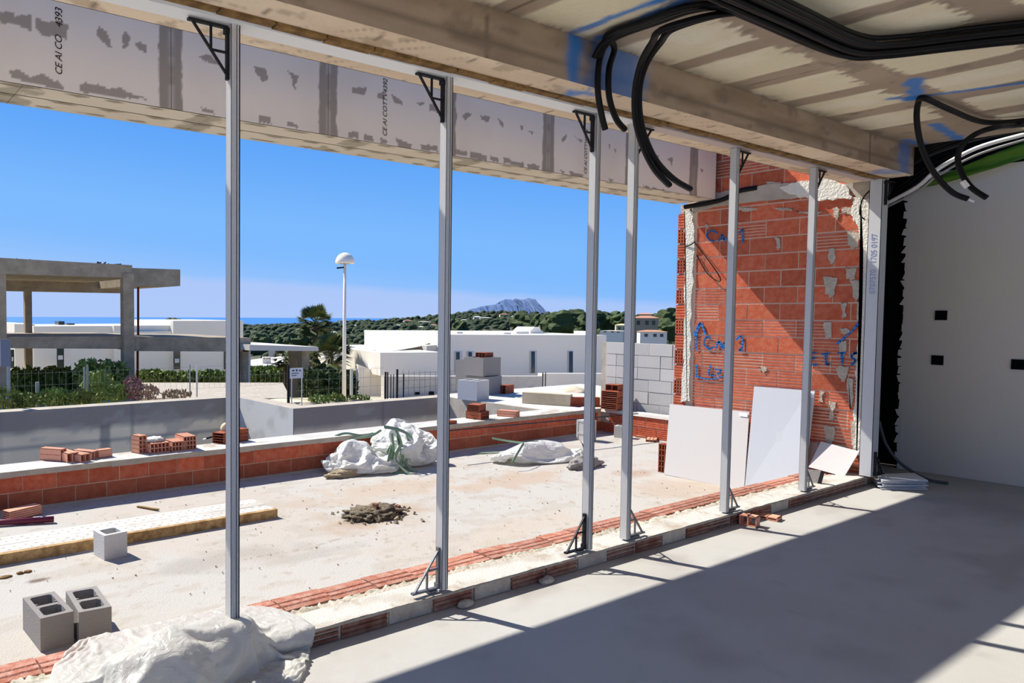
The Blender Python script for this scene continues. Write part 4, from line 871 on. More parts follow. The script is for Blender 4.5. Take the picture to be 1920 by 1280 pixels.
# drain hole debris
t = empty('rubble_heap', (4.55, 5.65, -.25), 0, 'small heap of broken mortar around a hole in the terrace', 'rubble')
rb_ = MB()
for k in range(260):
    r = abs(random.gauss(0, .2)); a = random.uniform(0, 2*PI); x = 4.52+r*math.cos(a)*1.0; y = 5.66+r*math.sin(a)*.75; s2 = random.uniform(.006, .026)
    z = -.245+max(0, .07-r*.2); M3 = Matrix.Translation((x, y, z)) @ Matrix.Rotation(random.random()*6, 4, (random.random(), random.random(), random.random()+.1))
    rb_.xf = M3; rb_.box(-s2, s2, -s2*.7, s2*.7, -s2*.5, s2*.5)
rb_.xf = None; o = rb_.build('crumbs', M('rubble', c(150, 136, 112), var=.4, scale=12), t); o['kind'] = 'stuff'
lump((4.5, 5.66, -.27), .3, .2, .07, .5, 9, 'mortar_heap', M('dirt_heap', c(140, 126, 104), var=.4, scale=30, bump=1, dist=.03), None, None, 4, 4, t)
p = PY(702, 952, 5.62); q = PY(748, 954, 5.62); b = MB(); b.bar(p, q, .06, .03); b.bar(p+Vector((0, 0, .02)), p+Vector((.03, 0, .025)), .06, .04); b.bar(q+Vector((-.03, 0, .02)), q+Vector((0, 0, .025)), .06, .04)
tag(b.build('timber_offcut', M('brown_timber', c(120, 88, 70), var=.3)), 'brown notched timber piece bridging the rubble heap', 'timber piece')
b = MB(); b.bar(PY(742, 958, 5.6), PY(764, 966, 5.55), .09, .02); tag(b.build('dark_offcut', m_bracket), 'dark flat scrap sticking out right of the rubble heap', 'scrap')
crumbs = MB()
for k in range(260):
    x = random.uniform(.2, 8.6); y = random.uniform(3.7, 7.6); s2 = random.uniform(.002, .007); crumbs.xf = Matrix.Translation((x, y, -.243)) @ Matrix.Rotation(random.random()*6, 4, 'Z'); crumbs.box(-s2, s2, -s2*.6, s2*.6, -.003, s2*.7)
crumbs.xf = None; o = crumbs.build('grit', M('grit', c(160, 140, 120), var=.4, scale=3)); tag(o, 'scattered grit and mortar crumbs over the terrace', 'grit', None, 'stuff')
# boards leaning on the brick wall
def board(bl_, br_, tl_, tr_, xb, xt, th, name, mat, label, cat='board', stick=None):
    P = [PX(*bl_, xb), PX(*br_, xb), PX(*tr_, xt), PX(*tl_, xt)]
    n_ = (P[1]-P[0]).cross(P[3]-P[0]).normalized(); n_ = n_ if n_.x > 0 else -n_
    t = empty(name, tuple((P[0]+P[1])/2), 0, label, cat, 'grey boards leaning on the brick wall'); MB().prism(P, n_*th).build('sheet', mat, t)
    if stick:
        q = [PX(x, y, xt+(xb-xt)*f_) for x, y, f_ in stick]; off_ = -n_*.006; MB().prism([a+off_ for a in q], n_*.003).build('sticker', m_paper, t)
    return t
board((1245, 889), (1395, 919), (1256, 757), (1405, 772), 8.70, 8.90, .012, 'grey_board', m_tile, 'wide grey board leaning on the brick wall, left of the tall one', 'board', [(1386, 773, .05), (1402, 775, .05), (1402, 782, .08), (1387, 780, .08)])
board((1396, 918), (1506, 912), (1414, 724), (1517, 732), 8.66, 8.86, .012, 'grey_board', m_tileb, 'tall bluish grey board, the nearer of the two tall ones', 'board')
board((1420, 918), (1508, 900), (1440, 727), (1528, 733), 8.72, 8.89, .012, 'grey_board', m_tile, 'tall grey board half hidden behind the bluish one, sticker at its corner', 'board', [(1515, 734, .02), (1527, 735, .02), (1526, 746, .05), (1515, 745, .05)])
board((1516, 875), (1583, 893), (1539, 827), (1611, 846), 8.72, 8.88, .012, 'grey_board', m_tile, 'small tilted grey board with a white sticker, right of the tall boards', 'board', [(1590, 845, .05), (1609, 849, .05), (1606, 856, .1), (1588, 850, .1)])
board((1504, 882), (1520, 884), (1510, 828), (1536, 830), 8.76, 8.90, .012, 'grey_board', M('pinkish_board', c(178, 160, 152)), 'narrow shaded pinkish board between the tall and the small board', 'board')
p = PZ(1530, 905, .1); t = empty('metal_tray', (p.x, p.y, ft-.02), 0, 'small dull metal tray standing on the sill by the sixth post', 'tray')
b = MB(); P = [PX(1512, 912, p.x), PX(1536, 908, p.x), PX(1543, 883, p.x), PX(1512, 880, p.x)]; b.prism(P, (.02, 0, 0)); b.build('plate', m_block, t); MB().bar(P[2], P[1], .03, .012, (1, 0, 0)).build('edge', m_bracket, t)
# stack of white sheets by the jamb
t = empty('sheet_stack', (9.2, 2.95, 0), 0, 'untidy stack of white sheets on the floor by the jamb', 'sheets')
for k in range(6):
    o_ = Vector((random.uniform(-.05, .05), random.uniform(-.04, .04), 0)); z = .004+k*.017
    P = [PZ(1640, 905, 0)+o_, PZ(1650, 917, 0)+o_, PZ(1738, 918, 0)+o_*.6, PZ(1712, 903, 0)+o_*.6]
    P = [Vector((q.x, q.y, z+random.uniform(0, .006))) for q in P]; MB().prism(P, (0, 0, .006)).build('sheet', m_paper, t)
# flakes near the sill
for k, (x, y, r, lab) in enumerate([(1024, 1090, .07, 'pale mortar chunk leaning on the sill below the third post'), (870, 1135, .06, 'curved mortar shard at the foot of the sill'), (846, 1128, .035, 'small pale flake on the floor by the sill brick')]):
    p = PZ(x, y, 0.005); p.y = min(p.y, YS-.035); lump((p.x, p.y, 0), r, r*.45, .03, .35, 40+k, 'mortar_chunk', m_mort, lab, 'mortar', 2)

# ------------------------------------------------------------------ bags and plastic
def rid(p, f, o=4): 
    s = 0; a = 1; t = 0
    for i in range(o):
        n = mnoise.noise(p*f*(2.03**i)+Vector((i*3.1, i*1.7, 0))); s += a*(1-2.4*abs(n)); t += a; a *= .55
    return s/t
def crease_mod(o, lv=3, lo=.15, hi=.95, seed=1, p=.6):
    rnd = random.Random(seed); me = o.data; at = me.attributes.new('crease_edge', 'FLOAT', 'EDGE')
    at.data.foreach_set('value', [rnd.uniform(lo, hi) if rnd.random() < p else 0.0 for _ in me.edges])
    m_ = o.modifiers.new('sub', 'SUBSURF'); m_.levels = lv; m_.render_levels = lv
    for nm, sc_, st_, it in (('fold', .17, .055, 'EUCLIDEAN') if False else ('fold', .16, .045, 0), ('wrinkle', .06, .014, 1)):
        tx = bpy.data.textures.new(nm, 'VORONOI'); tx.distance_metric = 'DISTANCE'; tx.weight_1 = -1.0; tx.weight_2 = 1.0; tx.noise_scale = sc_; tx.noise_intensity = 1.2
        dm = o.modifiers.new(nm, 'DISPLACE'); dm.texture = tx; dm.strength = st_; dm.mid_level = .3; dm.texture_coords = 'GLOBAL' if it else 'LOCAL'
def gnd(y): return float(0.112*sst(3.00, 3.12, np.array(y))-0.36*sst(3.60, 3.74, np.array(y)))
# crumpled fabric is settled with the cloth solver over hidden-away temporary bodies, then frozen to plain meshes
def settle(items, colliders, frames):
    sc = SC; sc.frame_start = 1; sc.frame_end = frames+2; tmp = []
    for o in colliders:
        m_ = o.modifiers.new('col', 'COLLISION'); o.collision.thickness_outer = .006; o.collision.cloth_friction = 18
    for o, sh, sub in items:
        m_ = o.modifiers.new('cloth', 'CLOTH'); cs = m_.settings; cs.quality = 6; cs.mass = .25; cs.tension_stiffness = 12; cs.compression_stiffness = 12; cs.shear_stiffness = 4; cs.bending_stiffness = .06; cs.shrink_min = sh; cs.shrink_max = sh
        cs.tension_damping = 8; cs.compression_damping = 8; cs.air_damping = 2
        m_.collision_settings.use_collision = True; m_.collision_settings.distance_min = .006; m_.collision_settings.use_self_collision = True; m_.collision_settings.self_distance_min = .006; m_.collision_settings.collision_quality = 2
        m_.point_cache.frame_start = 1; m_.point_cache.frame_end = frames+2
    for f in range(1, frames+1): sc.frame_set(f)
    dg = bpy.context.evaluated_depsgraph_get()
    for o, sh, sub in items:
        ev = o.evaluated_get(dg); me = ev.to_mesh(); co = [v.co.copy() for v in me.vertices]; ev.to_mesh_clear()
        o.modifiers.clear()
        for v, c_ in zip(o.data.vertices, co): v.co = c_
        if sub: m_ = o.modifiers.new('sub', 'SUBSURF'); m_.levels = sub; m_.render_levels = sub
        smooth(o)
    for o in colliders: bpy.data.objects.remove(o)
    sc.frame_set(1)
def boxcol(*a):
    b = MB(); b.box(*a); return b.build('temporary_body', None)
def lumpcol(ctr, rx, ry, rz, seed):
    bm = bmesh.new(); bmesh.ops.create_icosphere(bm, subdivisions=3, radius=1)
    for v in bm.verts: k = 1+.35*mnoise.noise(v.co*1.7+Vector((seed, 0, 0))); v.co = Vector((v.co.x*rx*k, v.co.y*ry*k, v.co.z*rz*k))+Vector(ctr)
    me = bpy.data.meshes.new('t'); bm.to_mesh(me); bm.free(); return link('temporary_body', me, None)
def sheetmesh(name, ctr, ang, lx, ly, nx, ny, z, seed, mat):
    b = MB(); rnd = random.Random(seed)
    for i in range(nx+1):
        for j in range(ny+1):
            a = i/nx*2-1; d = j/ny*2-1; x = a*math.sqrt(1-d*d/2.6)*lx; y = d*math.sqrt(1-a*a/2.6)*ly
            h = .06*mnoise.noise(Vector((x*5, y*5, seed)))+.02*mnoise.noise(Vector((x*14, y*14, seed)))
            b.v.append((ctr[0]+x*math.cos(ang)-y*math.sin(ang), ctr[1]+x*math.sin(ang)+y*math.cos(ang), z+h))
    for i in range(nx):
        for j in range(ny): q = i*(ny+1)+j; b.f.append((q, q+ny+1, q+ny+2, q+1))
    return b.build(name, mat)
def bagmesh(name, ctr, rot, rx, ry, rz, seed, t, mat, open_=False):
    bm = bmesh.new(); bmesh.ops.create_icosphere(bm, subdivisions=5, radius=1); bmesh.ops.rotate(bm, verts=bm.verts, matrix=Matrix.Rotation(rot, 3, 'Z'))
    for v in bm.verts:
        p = v.co.copy(); k = 1+.16*mnoise.noise(p*2.2+Vector((seed, 3, 0)))+.04*mnoise.noise(p*8+Vector((seed, 9, 0)))
        q = Matrix.Rotation(-rot, 3, 'Z') @ p; q = Vector((q.x*rx*k, q.y*ry*k, q.z*rz*k)); q = Matrix.Rotation(rot, 3, 'Z') @ q; v.co = q+Vector(ctr)+Vector((0, 0, rz*1.12+.01))
    me = bpy.data.meshes.new(name); bm.to_mesh(me); bm.free(); o = link(name, me, mat, None); return o
gz = -.25
pc = PZ(672, 884, gz)+Vector((.04, .16, 0)); pc2 = PZ(768, 874, gz)+Vector((.04, .22, 0)); pc3 = PZ(1022, 868, gz)+Vector((.1, .16, 0))
PLC = (1.38, 3.13)
cl = [boxcol(-1, 12, 3.60, 7.70, -.5, gz), boxcol(-1, 12, 7.71, 8.1, -.5, .15), boxcol(-1, 6, 3.12, 3.6, -.5, .10), boxcol(-1, 6, 1, 3.12, -.3, 0.0),
      lumpcol((PLC[0]-.08, PLC[1]-.02, .10), .30, .17, .15, 1), lumpcol((PLC[0]+.22, PLC[1]+.02, .12), .17, .13, .14, 2), lumpcol((PLC[0]-.30, PLC[1]-.10, .04), .16, .14, .10, 3),
      lumpcol(pc+Vector((0, 0, .14)), .25, .14, .20, 4), lumpcol(pc+Vector((-.18, 0, .07)), .2, .14, .12, 5), lumpcol(pc2+Vector((-.04, .07, .24)), .24, .14, .32, 6), lumpcol(pc2+Vector((.16, 0, .12)), .17, .14, .2, 7),
      lumpcol(pc3+Vector((-.08, .02, .10)), .46, .12, .15, 8), lumpcol(pc3+Vector((.2, -.05, .10)), .2, .11, .14, 9)]
pl = sheetmesh('plastic_sheet', (PLC[0]+.07, PLC[1]), -.10, .50, .43, 78, 60, .40, 3, m_plastic)
b1 = bagmesh('sack_body', pc, -.35, .42, .25, .22, 2.3, None, m_bag); b2 = bagmesh('sack_body', pc2, -.2, .38, .25, .42, 5.1, None, m_bag); b3 = bagmesh('sack_body', pc3, -.28, .60, .20, .20, 8.7, None, m_bag)
import time as _t; _t0 = _t.time()
settle([(pl, -.42, 1), (b1, -.34, 1), (b2, -.34, 1), (b3, -.26, 1)], cl, 38)
print('settled in', _t.time()-_t0)
md = pl.modifiers.new('s', 'SOLIDIFY'); md.thickness = .003
tag(pl, 'crumpled translucent plastic sheet heaped over the sill in the foreground', 'plastic sheet')
def bag(o, p, label):
    t = empty('bulk_sack', (p.x, p.y, gz), 0, label, 'sack', 'white woven sacks on the terrace'); o.parent = t; o.location = -Vector((p.x, p.y, gz)); return t
def straps(t, paths, w=.03, mat=m_strap):
    for P in paths:
        P = catmull(P, 6); b = MB()
        for a, c_ in zip(P, P[1:]): b.bar(a, c_, w, .005, (.3, -1, .6))
        b.build('strap', mat, t)
t1 = bag(b1, pc, 'slumped white woven sack, the left one of the pair by the parapet')
straps(t1, [[PY(628, 818, pc.y+.25), PY(650, 812, pc.y+.2), PY(690, 818, pc.y+.1), PY(715, 806, pc.y)], [PY(632, 824, pc.y+.25), PY(665, 822, pc.y+.15), PY(700, 812, pc.y)]])
lump(tuple(PZ(650, 893, -.252)), .28, .09, .06, .35, 12, 'dusty_flap', m_bagd, None, None, 4, 2, t1)
t2 = bag(b2, pc2, 'taller white woven sack with green straps, right one of the pair')
Yn = pc2.y-.30
straps(t2, [[PY(745, 815, Yn), PY(750, 840, Yn-.05), PY(760, 870, Yn-.1), PY(790, 888, Yn-.25), PY(822, 904, Yn-.35)], [PY(735, 812, Yn), PY(738, 845, Yn-.04), PY(733, 872, Yn-.08), PY(748, 878, Yn-.1), PY(756, 850, Yn-.05), PY(748, 815, Yn)],
            [PY(720, 800, Yn), PY(750, 806, Yn), PY(775, 822, Yn), PY(790, 850, Yn-.1)], [PY(742, 806, Yn), PY(752, 830, Yn-.05), PY(742, 860, Yn-.1), PY(770, 890, Yn-.3), PY(812, 900, Yn-.4)],
            [PY(762, 812, Yn), PY(768, 840, Yn-.03), PY(762, 868, Yn-.1), PY(780, 884, Yn-.2), PY(806, 892, Yn-.3)], [PY(726, 850, Yn), PY(735, 835, Yn), PY(728, 870, Yn-.08), PY(744, 884, Yn-.15), PY(800, 900, Yn-.35)]], .045)
lump(tuple(PY(738, 884, Yn-.12)-Vector((0, 0, .1))), .09, .08, .07, .3, 14, 'strap_bundle', m_strap, None, None, 3, 3, t2)
t3 = bag(b3, pc3, 'long flat white woven sack lying alone in front of the parapet')
Yn = pc3.y
straps(t3, [[PY(923, 821, Yn+.3), PY(950, 826, Yn+.2), PY(985, 830, Yn+.05), PY(1010, 828, Yn)], [PY(982, 830, Yn), PY(970, 850, Yn-.2), PY(960, 868, Yn-.25)]], .03)
straps(t3, [[PY(1080, 818, Yn-.05), PY(1092, 832, Yn-.25), PY(1098, 856, Yn-.35)]], .03, m_bracket)
lump(tuple(PZ(1095, 876, -.252)), .30, .10, .10, .3, 17, 'sand_spill', M('grey_sand', c(150, 146, 140), var=.2, scale=20), 'small grey sand spill at the right end of the long sack', 'sand', 4, 2)
tag(MB().bar(PZ(888, 850, -.24), PZ(935, 847, -.235), .05, .006).build('loose_strap', m_strap), 'pale green strap lying flat on the terrace left of the long sack', 'strap')

# ------------------------------------------------------------------ unfinished concrete house beyond
def rect(b, x0, y0, x1, y1, Y, dy, ym=None):
    """box whose front face on the plane Y covers the measured extents, dy deep"""
    a = PY(x0, (y0+y1)/2, Y); q = PY(x1, (y0+y1)/2, Y); xm = (x0+x1)/2
    zt_ = PY(xm, y0, Y).z; zb_ = PY(xm, y1, Y).z
    return b.box(a.x, q.x, Y, Y+dy, zb_, zt_)
def quadbox(b, pts, Y, dy):   # 4 measured corners (tl, tr, br, bl) on plane Y
    P = [PY(x, y, Y) for x, y in pts]; return b.prism(P, (0, dy, 0))
hs_ = empty('concrete_house', (8, 27, -1.3), 0, 'unfinished two-storey concrete frame house standing left, beyond the retaining wall', 'building')
m_frame = M('frame_concrete', c(172, 158, 136), var=.18, scale=2, bump=.2, rgb2=c(150, 138, 118)); m_framed = M('frame_light', c(222, 216, 206), var=.08, scale=2)
b = MB(); quadbox(b, [(-160, 474), (248, 497), (248, 521), (-160, 508)], 27, 6.2); b.build('roof_slab', m_frame, hs_)
b = MB(); quadbox(b, [(246, 502), (338, 505), (338, 536), (246, 536)], 28.4, 4.6); b.build('roof_slab', m_frame, hs_)
b = MB(); rect(b, -160, 520, 246, 546, 32.5, .3); b.build('roof_beam', m_frame, hs_)
b = MB(); quadbox(b, [(-160, 632), (262, 630), (262, 654), (-160, 652)], 27.2, 6); b.build('floor_slab', m_frame, hs_)
b = MB(); quadbox(b, [(250, 631), (470, 633), (470, 659), (250, 658)], 27.6, 6); b.build('floor_slab', m_frame, hs_)
b = MB(); quadbox(b, [(468, 646), (597, 650), (597, 658), (468, 657)], 26.8, 5.2); b.build('porch_slab', m_framed, hs_)
for x0, y0, x1, y1, Y, d in [(-5, 507, 13, 780, 27.05, .4), (232, 512, 252, 775, 26.97, .35), (48, 540, 61, 765, 32.4, .3), (455, 656, 468, 745, 27.6, .3), (548, 657, 563, 750, 29.0, .35), (566, 657, 580, 760, 27.2, .35), (-120, 500, -100, 780, 27.05, .4)]:
    b = MB(); rect(b, x0, y0, x1, y1, Y, d); b.build('column', m_frame, hs_)
for x, y0, y1 in ((259, 536, 632), (258, 658, 745)):
    b = MB(); b.tube([PY(x, y1, 30), PY(x, y0, 30)], .05, 6); b.build('prop', M('rust_prop', c(120, 58, 40)), hs_)
b = MB(); b.tube([PY(466, 745, 27.2), PY(468, 658, 27.2)], .045, 6); b.build('drain_pipe', m_alub, hs_)
b = MB(); b.prism([PZ(262, 746, -.55), PZ(545, 746, -.55), PZ(530, 717, -.55), PZ(265, 717, -.55)], (0, 0, -.9)); b.build('terrace_slab', m_conc, hs_)
for x in (50, 178, 190, 203, 212):
    p = PY(x, 490+x*.033, 28.2); b = MB(); [b.bar(p+Vector((random.uniform(-.3, .3), 0, -.05)), p+Vector((random.uniform(-.4, .4), 0, random.uniform(0, .12))), .05, .05) for _ in range(3)]; b.build('rebar_stub', m_bracket, hs_)
# white house behind the frame
wh = empty('white_house', (14, 48, -2.5), 0, 'long white flat-roofed house seen through the concrete frame', 'building')
for x0, y0, x1, y1, Y, d, nm in [(28, 607, 66, 750, 50, 8, 'wing'), (64, 611, 216, 750, 49, 8, 'wall'), (214, 610, 328, 750, 48.6, 8, 'wall'), (250, 621, 330, 750, 48.3, 8, 'wall'), (325, 601, 456, 750, 48, 9, 'wall')]:
    b = MB(); rect(b, x0, y0, x1, y1, Y, d); b.build(nm, m_white, wh)
for x0, y0, x1, y1 in [(107, 652, 120, 692), (20, 655, 27, 690), (326, 658, 338, 692), (421, 658, 432, 692)]:
    b = MB(); rect(b, x0, y0, x1, y1, 47.9, .08); f_ = b.build('window', m_glass, wh); b = MB(); rect(b, x0+2, y0+14, x1-2, y0+22, 47.85, .04); b.build('pane', m_alub, f_)
for x0, y0, x1, y1 in ((110, 602, 121, 609), (127, 606, 140, 609)):
    b = MB(); rect(b, x0, y0, x1, y1, 50.5, 1.0); b.build('roof_unit', m_glass, wh)
# ------------------------------------------------------------------ white house on the right
ang = math.radians(-14); eW = Vector((math.cos(ang), math.sin(ang), 0)); nW = Vector((-eW.y, eW.x, 0))
P0 = PD(980, 700, 36)
def PW(x, y, off=0.0):
    v = Vector(ray(x, y)); o_ = Vector((0, 0, CZ)); q = P0+nW*off; t = (q-o_).dot(nW)/v.dot(nW); return o_+v*t
def wbox(b, pts, off, dep): return b.prism([PW(x, y, off) for x, y in pts], nW*dep)
w2 = empty('white_villa', tuple(Vector((P0.x, P0.y, -2.4))), 0, 'white modern villa with four slit windows beyond the terrace', 'building')
b = MB(); wbox(b, [(829, 627), (1137, 628), (1135, 742), (829, 742)], 0, 9); b.build('main_block', m_white, w2)
b = MB(); wbox(b, [(829, 622), (842, 622), (842, 630), (829, 630)], 0.3, .5); wbox(b, [(842, 624), (980, 624), (980, 628), (842, 628)], 4, 1); wbox(b, [(857, 622), (868, 622), (868, 628), (857, 628)], 2, 1); b.build('roof_trim', m_alub, w2)
b = MB(); wbox(b, [(945, 623), (958, 623), (958, 629), (945, 629)], 1, 1); wbox(b, [(968, 621), (992, 621), (992, 629), (968, 629)], 2, 1.4); wbox(b, [(994, 620), (1002, 613), (1012, 613), (1014, 620), (1018, 621), (1018, 629), (994, 629)], 2.5, 1.5)
wbox(b, [(1018, 623), (1040, 625), (1065, 627), (1065, 629), (1018, 629)], 2.5, 1); wbox(b, [(1100, 621), (1112, 621), (1112, 629), (1100, 629)], 1.5, 1); b.build('chimney_blocks', m_white, w2)
b = MB(); wbox(b, [(713, 661), (829, 660), (829, 705), (713, 704)], -1.5, 8); b.build('side_block', m_white, w2)
b = MB(); wbox(b, [(774, 623), (830, 628), (830, 661), (774, 661)], 4.5, .3); b.build('parapet_panel', m_white, w2)
b = MB(); wbox(b, [(800, 648), (825, 646), (825, 661), (800, 661)], .5, 2); b.build('roof_box', m_concl, w2)
b = MB(); sa = [PW(684, 652, 3), PW(704, 655, 0), PW(716, 661, -1), PW(745, 656, 0), PW(790, 648, 1), PW(829, 632, 1.5), PW(800, 643, 4), PW(770, 648, 5), PW(730, 652, 4.5)]
b.v = [tuple(p) for p in sa]+[tuple(sum(sa, Vector())/9-Vector((0, 0, .15)))]; b.f = [(i, (i+1) % 9, 9) for i in range(9)]; o = b.build('shade_sail', m_white, w2); o.modifiers.new('s', 'SOLIDIFY').thickness = .03
b = MB(); wbox(b, [(672, 683), (722, 703), (722, 744), (672, 743)], -.5, .3); b.build('garden_wall', m_white, w2)
b = MB(); wbox(b, [(720, 705), (1018, 705), (1018, 744), (720, 746)], -3, .3); b.build('garden_wall', m_blockl if False else m_concl, w2)
b = MB(); wbox(b, [(1016, 700), (1135, 700), (1135, 745), (1016, 745)], -2, .3); b.build('garden_wall', m_white, w2)
m_frm = m_alub
for x0, x1, y0, y1 in [(853, 867, 659, 703), (876, 889, 659, 703), (994, 1007, 658, 700), (1065, 1075, 658, 699)]:
    b = MB(); wbox(b, [(x0, y0), (x1, y0), (x1, y1), (x0, y1)], -.04, .03); f_ = b.build('window', m_frm, w2)
    b = MB(); wbox(b, [(x0+3, y0+1), (x0+9, y0+1), (x0+9, y1-1), (x0+3, y1-1)], -.07, .03); b.build('pane', m_glass, f_)
for x0, x1, y0, y1 in [(863, 876, 724, 739), (779, 787, 735, 740), (805, 814, 734, 740), (992, 1001, 726, 732)]:
    b = MB(); wbox(b, [(x0, y0), (x1, y0), (x1, y1), (x0, y1)], -3.05, .04); b.build('vent', m_dark, w2)
# block pile at the basin edge
for (x, y, L, Wd, H, rz, z, lab, mt) in [(899, 752, .40, .45, .36, .25, .15, 'pale concrete block in front of the pile at the basin corner', m_blockl), (917, 741, .5, .55, .36, .2, .15, 'lower dark concrete block of the pile at the basin corner', m_block), (915, 741, .45, .6, .36, .15, .52, 'upper dark concrete block of the pile, orange brick on top', m_block),
                                         (893, 733, .4, .5, .62, .1, .15, 'dark hollow concrete block behind the pile at the basin corner', m_block)]:
    p = PZ(x, y, .15)+Vector((.15, .3, 0)); t = conc_block('concrete_block', p, rz, z, L, Wd, H, 2, lab, 'concrete blocks at the basin corner', mt)
p = PZ(915, 741, .15)+Vector((.2, .3, 0)); hbrick(0, 0, .88, .3, .22, .09, 3, 2, .2, 'orange brick lying on top of the concrete block pile', m_brick, None, p)
p = PZ(955, 740, .15)+Vector((.2, .3, 0)); hbrick(0, 0, .15, .4, .22, .16, 3, 3, .3, 'orange brick beside the concrete block pile', m_brick, None, p)
# ------------------------------------------------------------------ street lamp, sign posts, fence
p = PD(645, 756, 20); lt = PD(646.5, 492, 20); lt.x, lt.y = p.x, p.y
L_ = empty('street_lamp', tuple(p), 0, 'tall white street lamp with a domed head', 'street lamp')
smooth(MB().tube([p-Vector((0, 0, .5)), lt+Vector((0, 0, .12))], .062, 12, True, .036).build('pole', m_white, L_))
bm = bmesh.new(); bmesh.ops.create_uvsphere(bm, u_segments=24, v_segments=12, radius=.26)
for v in bm.verts:
    v.co.z = max(v.co.z, -0.02)*1.05
me = bpy.data.meshes.new('lamp_head'); bm.to_mesh(me); bm.free(); o = link('lamp_head', me, m_white, L_, tuple(lt-p+Vector((0, 0, -.02)))); smooth(o)
smooth(MB().tube([lt+Vector((0, 0, -.05)), lt+Vector((0, 0, -.03))], .14, 16, True, .24).build('diffuser', m_glass if False else M('lamp_lens', c(150, 160, 172), rough=.3), L_))
MB().bar(lt+Vector((0, 0, -.14)), lt+Vector((_r[0]*-.22, _r[1]*-.22, -.16)), .05, .04).build('side_arm', m_bracket, L_)
def post(x, y0, y1, Y, w, mat, label, cat='fence post', group='fence posts along the retaining wall', name='fence_post'):
    a = PY(x, y1, Y); q = PY(x, y0, Y); a.x = q.x; return tag(MB().tube([a-Vector((0, 0, .3)), q], w, 6).build(name, mat), label, cat, group)
m_postg = M('grey_post', c(150, 156, 152), rough=.6)
for x, y0, y1, Y, w, mt, lab in [(70, 716, 765, 13.4, .035, m_postg, 'short grey fence post left of the first column, near the retaining wall'), (158, 688, 750, 13.6, .018, m_postg, 'left one of the thin paired fence posts before the hedge'), (164, 684, 750, 13.6, .018, m_postg, 'right one of the thin paired fence posts before the hedge'),
                                (356, 683, 745, 13.6, .014, m_postg, 'thin fence post left of the first metal post, before the blue wall'), (369, 686, 744, 13.6, .018, m_alub, 'bright-topped fence post before the blue grey wall'), (446, 684, 742, 13.6, .016, m_bracket, 'dark fence rod just right of the first metal post'),
                                (541, 684, 745, 12.9, .03, m_bracket, 'dark fence post left of the small notice'), (547, 706, 750, 12.9, .012, m_alub, 'thin rod under the left side of the small notice'), (566, 706, 752, 12.9, .012, m_alub, 'thin rod under the right side of the small notice'),
                                (659, 691, 757, 15, .04, m_concl, 'pale round post right of the street lamp')]: post(x, y0, y1, Y, w, mt, lab)
for k, x in enumerate((723, 727, 733, 738, 745, 757)): post(x, (697, 697, 702, 702, 692, 701)[k], (742, 745, 748, 748, 747, 746)[k], 11.6, (.02, .014, .01, .01, .022, .014)[k], m_bracket, ['leftmost thick dark steel rod', 'second dark steel rod', 'third, thin steel rod', 'fourth, thin steel rod', 'tallest dark steel rod', 'rightmost dark steel rod of the cluster'][k]+' by the mesh fence', 'steel rod', 'steel rods by the mesh fence', 'steel_rod')
for k, x in enumerate((1018, 1023)): post(x, 698, 740, 15, .016, m_bracket, ['left', 'right'][k]+' one of two thin dark rods before the villa', 'steel rod', 'two thin rods before the villa', 'steel_rod')
def meshfence(name, x0, x1, y0, y1, Y, sx, sz, r, mat, label, slope=0):
    b = MB(); a = PY(x0, y1, Y); q = PY(x1, y0+slope, Y); zt = PY(x0, y0, Y).z; L = q.x-a.x; n_ = int(L/sx)
    for i in range(n_+1): b.bar((a.x+i*sx, Y, a.z), (a.x+i*sx, Y, zt+(q.z-zt)*i/max(n_, 1)), r, r, (0, 1, 0))
    k = int((zt-a.z)/sz)
    for j in range(k+1): b.bar((a.x, Y, a.z+j*sz), (q.x, Y, a.z+j*sz), r, r)
    return tag(b.build(name, mat), label, 'fence')
meshfence('mesh_fence', 745, 878, 693, 742, 11.6, .15, .15, .004, m_bracket, 'dark steel mesh panel standing behind the second post', 7)
meshfence('wire_fence', 20, 545, 694, 748, 13.7, .12, .22, .0028, m_postg, 'thin wire fence running above the retaining wall on the left')
meshfence('wire_fence', 575, 720, 690, 750, 13.7, .3, .22, .0028, m_postg, 'thin wire fence between the notice and the street lamp')
meshfence('wire_fence', 668, 720, 690, 742, 20, .3, .3, .006, m_postg, 'pale wire mesh before the bright garden wall')
t = empty('notice_board', tuple(PY(555, 709, 12.85)), 0, 'small white notice on the fence beside the porch columns', 'sign')
b = MB(); rect(b, 544, 690, 568, 709, 12.85, .02); b.build('panel', m_paper, t)
b = MB(); [rect(b, *q, 12.845, .004) for q in ((548, 693, 552, 696), (555, 692, 558, 696), (561, 693, 564, 696), (547, 699, 560, 700.5), (547, 703, 556, 704.5))]; b.build('print_marks', M('sign_ink', c(96, 106, 130)), t)
t = empty('road_sign', tuple(PY(12, 765, 13.1)), 0, 'back of a grey road sign on a post at the left edge', 'sign')
MB().tube([PY(16, 770, 13.1), PY(16, 637, 13.1)], .032, 8).build('post', m_postg, t)
b = MB(); rect(b, 1, 636, 19, 687, 13.0, .04); b.build('plate', M('sign_grey', c(120, 124, 134), rough=.5), t)

